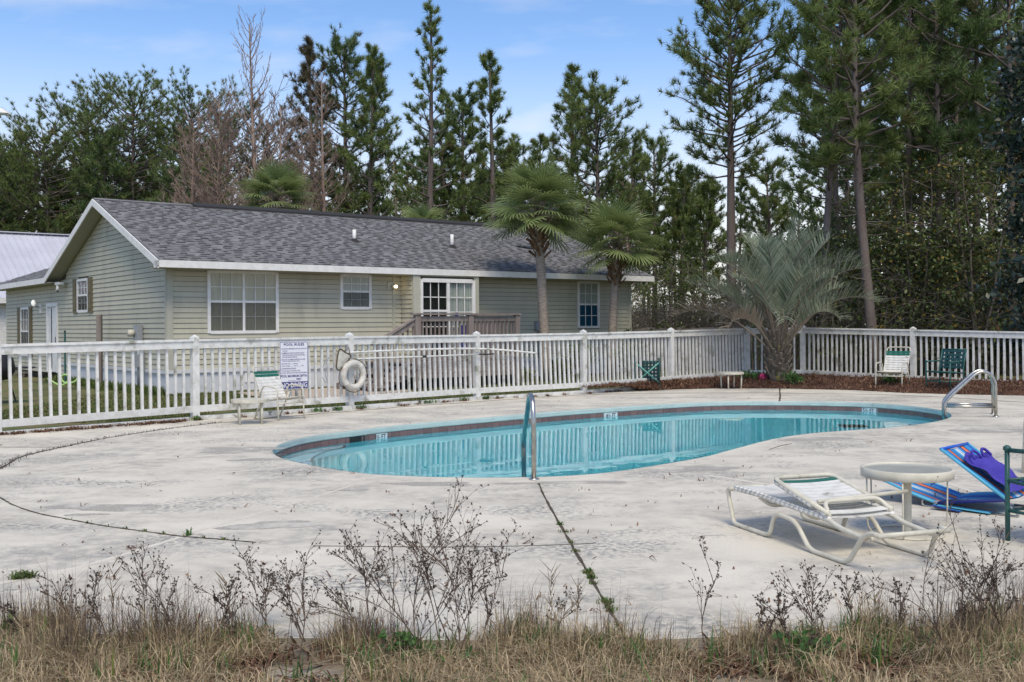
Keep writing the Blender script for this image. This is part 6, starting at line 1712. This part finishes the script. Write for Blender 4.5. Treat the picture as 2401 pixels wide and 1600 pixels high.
for px, py, hgt, sp, lab, sd_ in ((1770, 898, .30, .30, 'green leafy plant under the pink flower', 1), (1738, 892, .24, .24, 'green leafy plant behind the legs of the far cream table', 2), (1863, 903, .26, .28, 'bright green plant right of the pindo palm trunk', 3),
        (1806, 896, .2, .22, 'low green plant at the foot of the pindo palm', 4), (2090, 905, .2, .28, 'low green plant under the white strap chair on the mulch', 5)):
    q = onz(px, py, .05); leafy(lab, tuple(q), hgt, sp, 240, .07, sd_)
pf_ = atd(1788, 884, 24.2); fl2 = thing('pink_flower', 'round pink flower head left of the pindo palm trunk', 'flower', (pf_.x, pf_.y, .06))
MB().tube([(pf_.x, pf_.y, .05), tuple(pf_)], .012, 6).build('flower_stem', W['leafg'], fl2)
gp_ = random.Random(2); pet = MB()
for k in range(150):
    a, b = gp_.uniform(0, 6.28), math.acos(gp_.uniform(-.7, 1)); d = Vector((math.sin(b) * math.cos(a), math.sin(b) * math.sin(a) , math.cos(b) * .85)); o = pf_ + d * .085; s_ = d.orthogonal().normalized() * .024; t_ = d.cross(s_)
    pet.add([o - s_, o + t_ + d * .012, o + s_ + d * .02, o - t_ + d * .012], [(0, 1, 2, 3)])
pet.build('petals', W['pink'], fl2)
for px, D, hgt, sp, lab, sd_ in ((1497, 30.8, 1.55, .34, 'leafy shrub climbing the right house corner', 11), (1352, 27.8, .95, .42, 'dark shrub at the house wall between the two cabbage palms', 12), (1470, 28.2, 1.0, .35, 'dark shrub at the foot of the shorter cabbage palm', 13),
        (1305, 27.6, .5, .4, 'low plants at the foot of the taller cabbage palm', 14), (1210, 27.0, .3, .4, 'low weeds beside the porch corner', 15)):
    q = floorpt(px, D, -.02); leafy(lab, tuple(q), hgt, sp, 420, .09, sd_, 'leaf', None, 'shrub')
hi = []
for k in range(140):
    t = g.uniform(0, 8.5); q = wallpt(-.12 - abs(g.gauss(0, .12)), t, -.02); hi.append(tuple(q))
blades(hi, 4000, (.06, .24), W['grassg'], 'tall_grass', None, 61, .08, .012, .5, oddp=.08, label='taller green grass along the gable foundation', cat='grass')
hi = [tuple(wallpt(g.uniform(0, 14), -.15 - abs(g.gauss(0, .1)), -.02)) for k in range(200)]
blades(hi, 2500, (.02, .07), W['grassg'], 'wall_grass', None, 62, .08, .012, .9, oddp=.2)

# ------------------------------------------------------------------ foreground: dry grass and dead weeds
gg = np.random.default_rng(90)
def front_y(x):
    rag = .09 * np.sin(np.asarray(x) * 5.1 + .7) + .07 * np.sin(np.asarray(x) * 11.3 + 2.0) + .04 * np.sin(np.asarray(x) * 23.0)
    return rag + np.interp(x, [-4, -2.4, -1.5, -.7, .6, 1.5, 2.3, 3.4], [4.78, 4.76, 4.66, 4.62, 4.52, 4.60, 4.82, 5.25])
def scatter(n, x0, x1, back, seed, over=.05, thr=-.6):
    g = np.random.default_rng(seed); n *= 3; x = g.uniform(x0, x1, n); fy = front_y(x); y = fy + over - np.abs(g.normal(0, back, n))
    nz = np.sin(x * 3.1 + 1.3) * .5 + np.sin(x * 7.7 + y * 4.1) * .4 + np.sin(y * 9.3 - x * 2.2) * .35 + np.sin(x * 15.0 + y * 11.0) * .25 - .5 * (x < -1.75) * (y < 4.72)
    k = np.where(nz > thr)[0][:n // 3]; x, y, n = x[k], y[k], len(k)
    return np.stack([x, y, np.full(n, -.018)], 1)
P = scatter(2600, -3.4, 3.6, .72, 91, .05, -.28)
blades(P, 56000, (.05, .17), W['dry'], 'dry_grass', None, 92, .045, .0024, (1.0, .75), oddp=.07, clump=True, label='matted dry grass along the front edge of the deck', cat='grass')
P = scatter(330, -3.2, 3.5, .22, 93, .10, .05)
blades(P, 6500, (.08, .27), W['dry'], 'tall_dry_grass', None, 94, .05, .0017, (.55, .5), tintr=(0, .6), oddp=.10, clump=True, label='taller dry grass blades at the deck edge', cat='grass')
P = scatter(90, -3.2, 3.5, .35, 95); blades(P, 1700, (.06, .2), W['leafg'], 'green_grass', None, 96, .03, .004, .5, oddp=.2)
P = scatter(900, -3.4, 3.6, .6, 97); blades(P, 9000, (.03, .09), W['litter'], 'dead_leaf_litter', None, 98, .08, .007, 2.2, oddp=.25)

def dead_weed(seed, H, lean, nb=10, spread=.80, heads=True, thick=.0040):
    g = random.Random(seed); st = MB(); sh_ = []
    def grow(o, d, L, r, lev):
        n = 6; pts = [o]; dr = Vector((g.uniform(-1, 1), g.uniform(-.6, .6), g.uniform(-.5, .3))) * .11
        for k in range(n):
            d = d + dr
            d = (d + Vector((g.uniform(-1, 1), g.uniform(-1, 1), g.uniform(-.4, .6))) * .10).normalized(); pts.append(pts[-1] + d * L / n)
        st.tube(pts, [r * (1 - .11 * k) for k in range(n + 1)], 4 if lev == 0 else 3)
        if lev < 3:
            for b in range(int(nb * .95) if lev == 0 else (5 if lev == 1 else g.choice((0, 1, 2, 2)))):
                u = g.uniform(.22 if lev == 0 else .25, .98) * n; k = min(n - 1, int(u)); q = pts[k].lerp(pts[k + 1], u - k)
                d2 = (d + Vector((g.uniform(-1, 1), g.uniform(-.8, .8), g.uniform(-.1, .5))) * spread).normalized()
                grow(q, d2, L * (g.uniform(.30, .72) if lev == 0 else g.uniform(.22, .5)), r * .6, lev + 1)
            if lev: 
                for k in range(1, n): 
                    if g.random() < .16: sh_.append((pts[k], .0055))
        sh_.append((pts[-1], .0068))
    grow(Vector((0, 0, 0)), Vector((lean[0], lean[1], 1)).normalized(), H, thick, 0)
    hd = MB()
    for p, s in sh_:
        s *= g.uniform(.6, 1.3)
        for t in range(4):                                  # a crumpled head: four small curled scales
            u = Vector((g.uniform(-1, 1), g.uniform(-1, 1), g.uniform(-1, 1))).normalized(); v = u.orthogonal().normalized()
            w = u.cross(v) * g.uniform(.3, .7); hd.add([p - v * s * .4, p + u * s * 1.2 + w * s, p + v * s * .5, p + u * s * .3 - w * s], [(0, 1, 2), (0, 2, 3)])
    a, b = st.mesh('stems'), hd.mesh('seed_heads'); a.materials.append(W['stem']); b.materials.append(W['seed']); return a, b
WEEDS = [  # base px, py, length, lean, seed, branching, label
 (985, 1540, .66, (-.55, .05), 1, 12, 'big dead weed leaning left in the middle of the foreground clump'), (980, 1545, .74, (-.22, .1), 2, 9, 'tallest dead weed in the middle of the foreground clump'),
 (1072, 1560, .66, (.16, .05), 3, 11, 'dead weed rising upright left of the deck joint'), (1062, 1556, .58, (.48, .05), 4, 11, 'dead weed leaning right towards the deck joint'),
 (1120, 1550, .52, (.25, .0), 5, 10, 'shorter dead weed right of the upright one'), (890, 1535, .50, (-.45, .1), 6, 10, 'dead weed at the left side of the foreground clump'),
 (850, 1520, .42, (-.15, .1), 7, 9, 'small dead weed left of the foreground clump'), (700, 1530, .48, (.16, .0), 8, 9, 'dead weed with dark seed heads in the left foreground'),
 (715, 1520, .42, (-.40, .0), 9, 10, 'dead weed leaning left in the left foreground'), (430, 1490, .40, (-.55, .05), 10, 9, 'low dead weed sprawling left over the deck edge'),
 (555, 1510, .36, (-.1, .0), 11, 10, 'upright dead weed between the two left clumps'), (340, 1500, .38, (.1, .0), 12, 9, 'dead weed below the deck joint at left'),
 (250, 1500, .32, (-.1, .0), 13, 9, 'thin dead weed near the left edge'), (170, 1500, .34, (-.15, .0), 14, 8, 'thin dead weed nearest the left edge'),
 (1660, 1530, .48, (-.35, .05), 15, 5, 'lone dead weed leaning left below the chaise'), (1890, 1545, .42, (-.30, .0), 16, 10, 'dead weed leaning left in the right foreground'),
 (1900, 1550, .36, (.10, .0), 17, 11, 'bushy dead weed above the green leaves at right'), (2000, 1530, .34, (.2, .0), 18, 10, 'short dead weed right of the green leaves'),
 (2260, 1560, .62, (-.55, .05), 19, 7, 'long dead weed leaning across the chaise legs'), (2280, 1540, .56, (-.1, .05), 20, 12, 'bushy dead weed in the right corner'),
 (2350, 1550, .56, (.1, .05), 21, 12, 'dead weed at the right picture edge'), (2200, 1530, .40, (.05, .05), 22, 10, 'short dead weed in the right corner'),
 (2120, 1520, .34, (-.2, .05), 23, 9, 'thin dead weed right of the chaise foot'), (1780, 1520, .28, (.1, .05), 24, 9, 'small dead weed between the lone one and the green leaves'),
 (620, 1500, .30, (.2, .1), 25, 9, 'small dead weed in the left foreground gap'), (1300, 1520, .30, (.1, .1), 26, 7, 'small dead weed just left of the deck joint'),
 (2330, 1500, .62, (-.25, .1), 27, 6, 'tall thin dead weed before the green chair leg'), (60, 1500, .26, (.1, .1), 28, 8, 'small dead weed in the left corner'),
 (930, 1530, .70, (.75, .05), 51, 6, 'long dead stem crossing the middle clump towards the right'), (1090, 1530, .72, (-.85, .05), 52, 6, 'long dead stem crossing the middle clump towards the left'),
 (1040, 1540, .80, (-.35, .0), 53, 7, 'slim dead stem reaching highest left of the upright weed'), (640, 1500, .44, (-.7, .0), 54, 7, 'dead stem sprawling left between the left clumps'),
 (480, 1500, .40, (.65, .0), 55, 7, 'dead stem sprawling right across the left clumps'), (1960, 1520, .44, (-.75, .0), 56, 7, 'dead stem sprawling left over the bushy weed at right'), (2230, 1530, .5, (.55, .0), 57, 7, 'dead stem leaning right in the right corner'),
]
rw = random.Random(31)
for px, py, L, ln, sd_, nb, lab in WEEDS:
    q = onz(px, py + rw.uniform(-25, 45), -.018)
    put_tree('dead_weed', lab, tuple(q), dead_weed(sd_, L * .72, ln, nb), 0, 1, 'dead weeds along the deck edge', ('stems', 'seed_heads'))['category'] = 'weed'
for o in list(COL.objects):
    if o.name.startswith('seed_heads'): o['kind'] = 'stuff'
for px, py, lab, sd_, n, h in ((930, 1565, 'bright green leaves at the foot of the middle weed clump', 31, 120, .13), (1050, 1580, 'green leaves right of the middle weed clump base', 32, 70, .10), (1885, 1555, 'patch of green leaves in the right foreground', 33, 240, .14),
        (1000, 1585, 'small green sprig at the bottom picture edge', 34, 60, .09)):
    q = onz(px, py, -.018); leafy(lab, tuple(q), h, .12, n, .035, sd_)
P = scatter(70, -3.2, 3.4, .20, 111, .14, .0); blades(P, 2600, (.10, .36), W['stem'], 'dead_stalks', None, 112, .06, .0013, (.35, .35), clump=True, label='thin brown dead stalks fringing the grass at the deck edge', cat='grass')
P = scatter(40, -3.0, -.6, .16, 113, .10, -.2); blades(P, 1300, (.12, .40), W['stem'], 'dead_stalks', None, 114, .07, .0013, (.4, .4), clump=True, label='thin brown dead stalks in the left half of the foreground', cat='grass')
# upright grass seed stalks
for px, py, L, lab, sd_ in ((1290, 1500, .34, 'branched grass stalk left of the deck joint', 41), (1352, 1470, .24, 'thin grass stalk beside the deck joint', 42), (530, 1480, .26, 'grass stalk over the pale deck at left', 43), (2050, 1490, .26, 'grass stalk in front of the chaise foot', 44), (262, 1490, .34, 'straight grass stalk left of centre', 45)):
    q = onz(px, py, -.018); t = thing('grass_stalk', lab, 'grass stalk', tuple(q), 0, None, local=True); g = random.Random(sd_); s_ = MB()
    s_.tube([(0, 0, 0), (.01, 0, L * .5), (g.uniform(-.04, .04), 0, L)], [.0025, .002, .0012], 4)
    for k in range(14):
        z = L * g.uniform(.35, 1); a = g.uniform(0, 6.28); e = Vector((math.cos(a) * .055, math.sin(a) * .03, z + .06)); s_.tube([(.006, 0, z), e], [.0022, .0008], 3)
    s_.build('stalk', W['dry'], t)
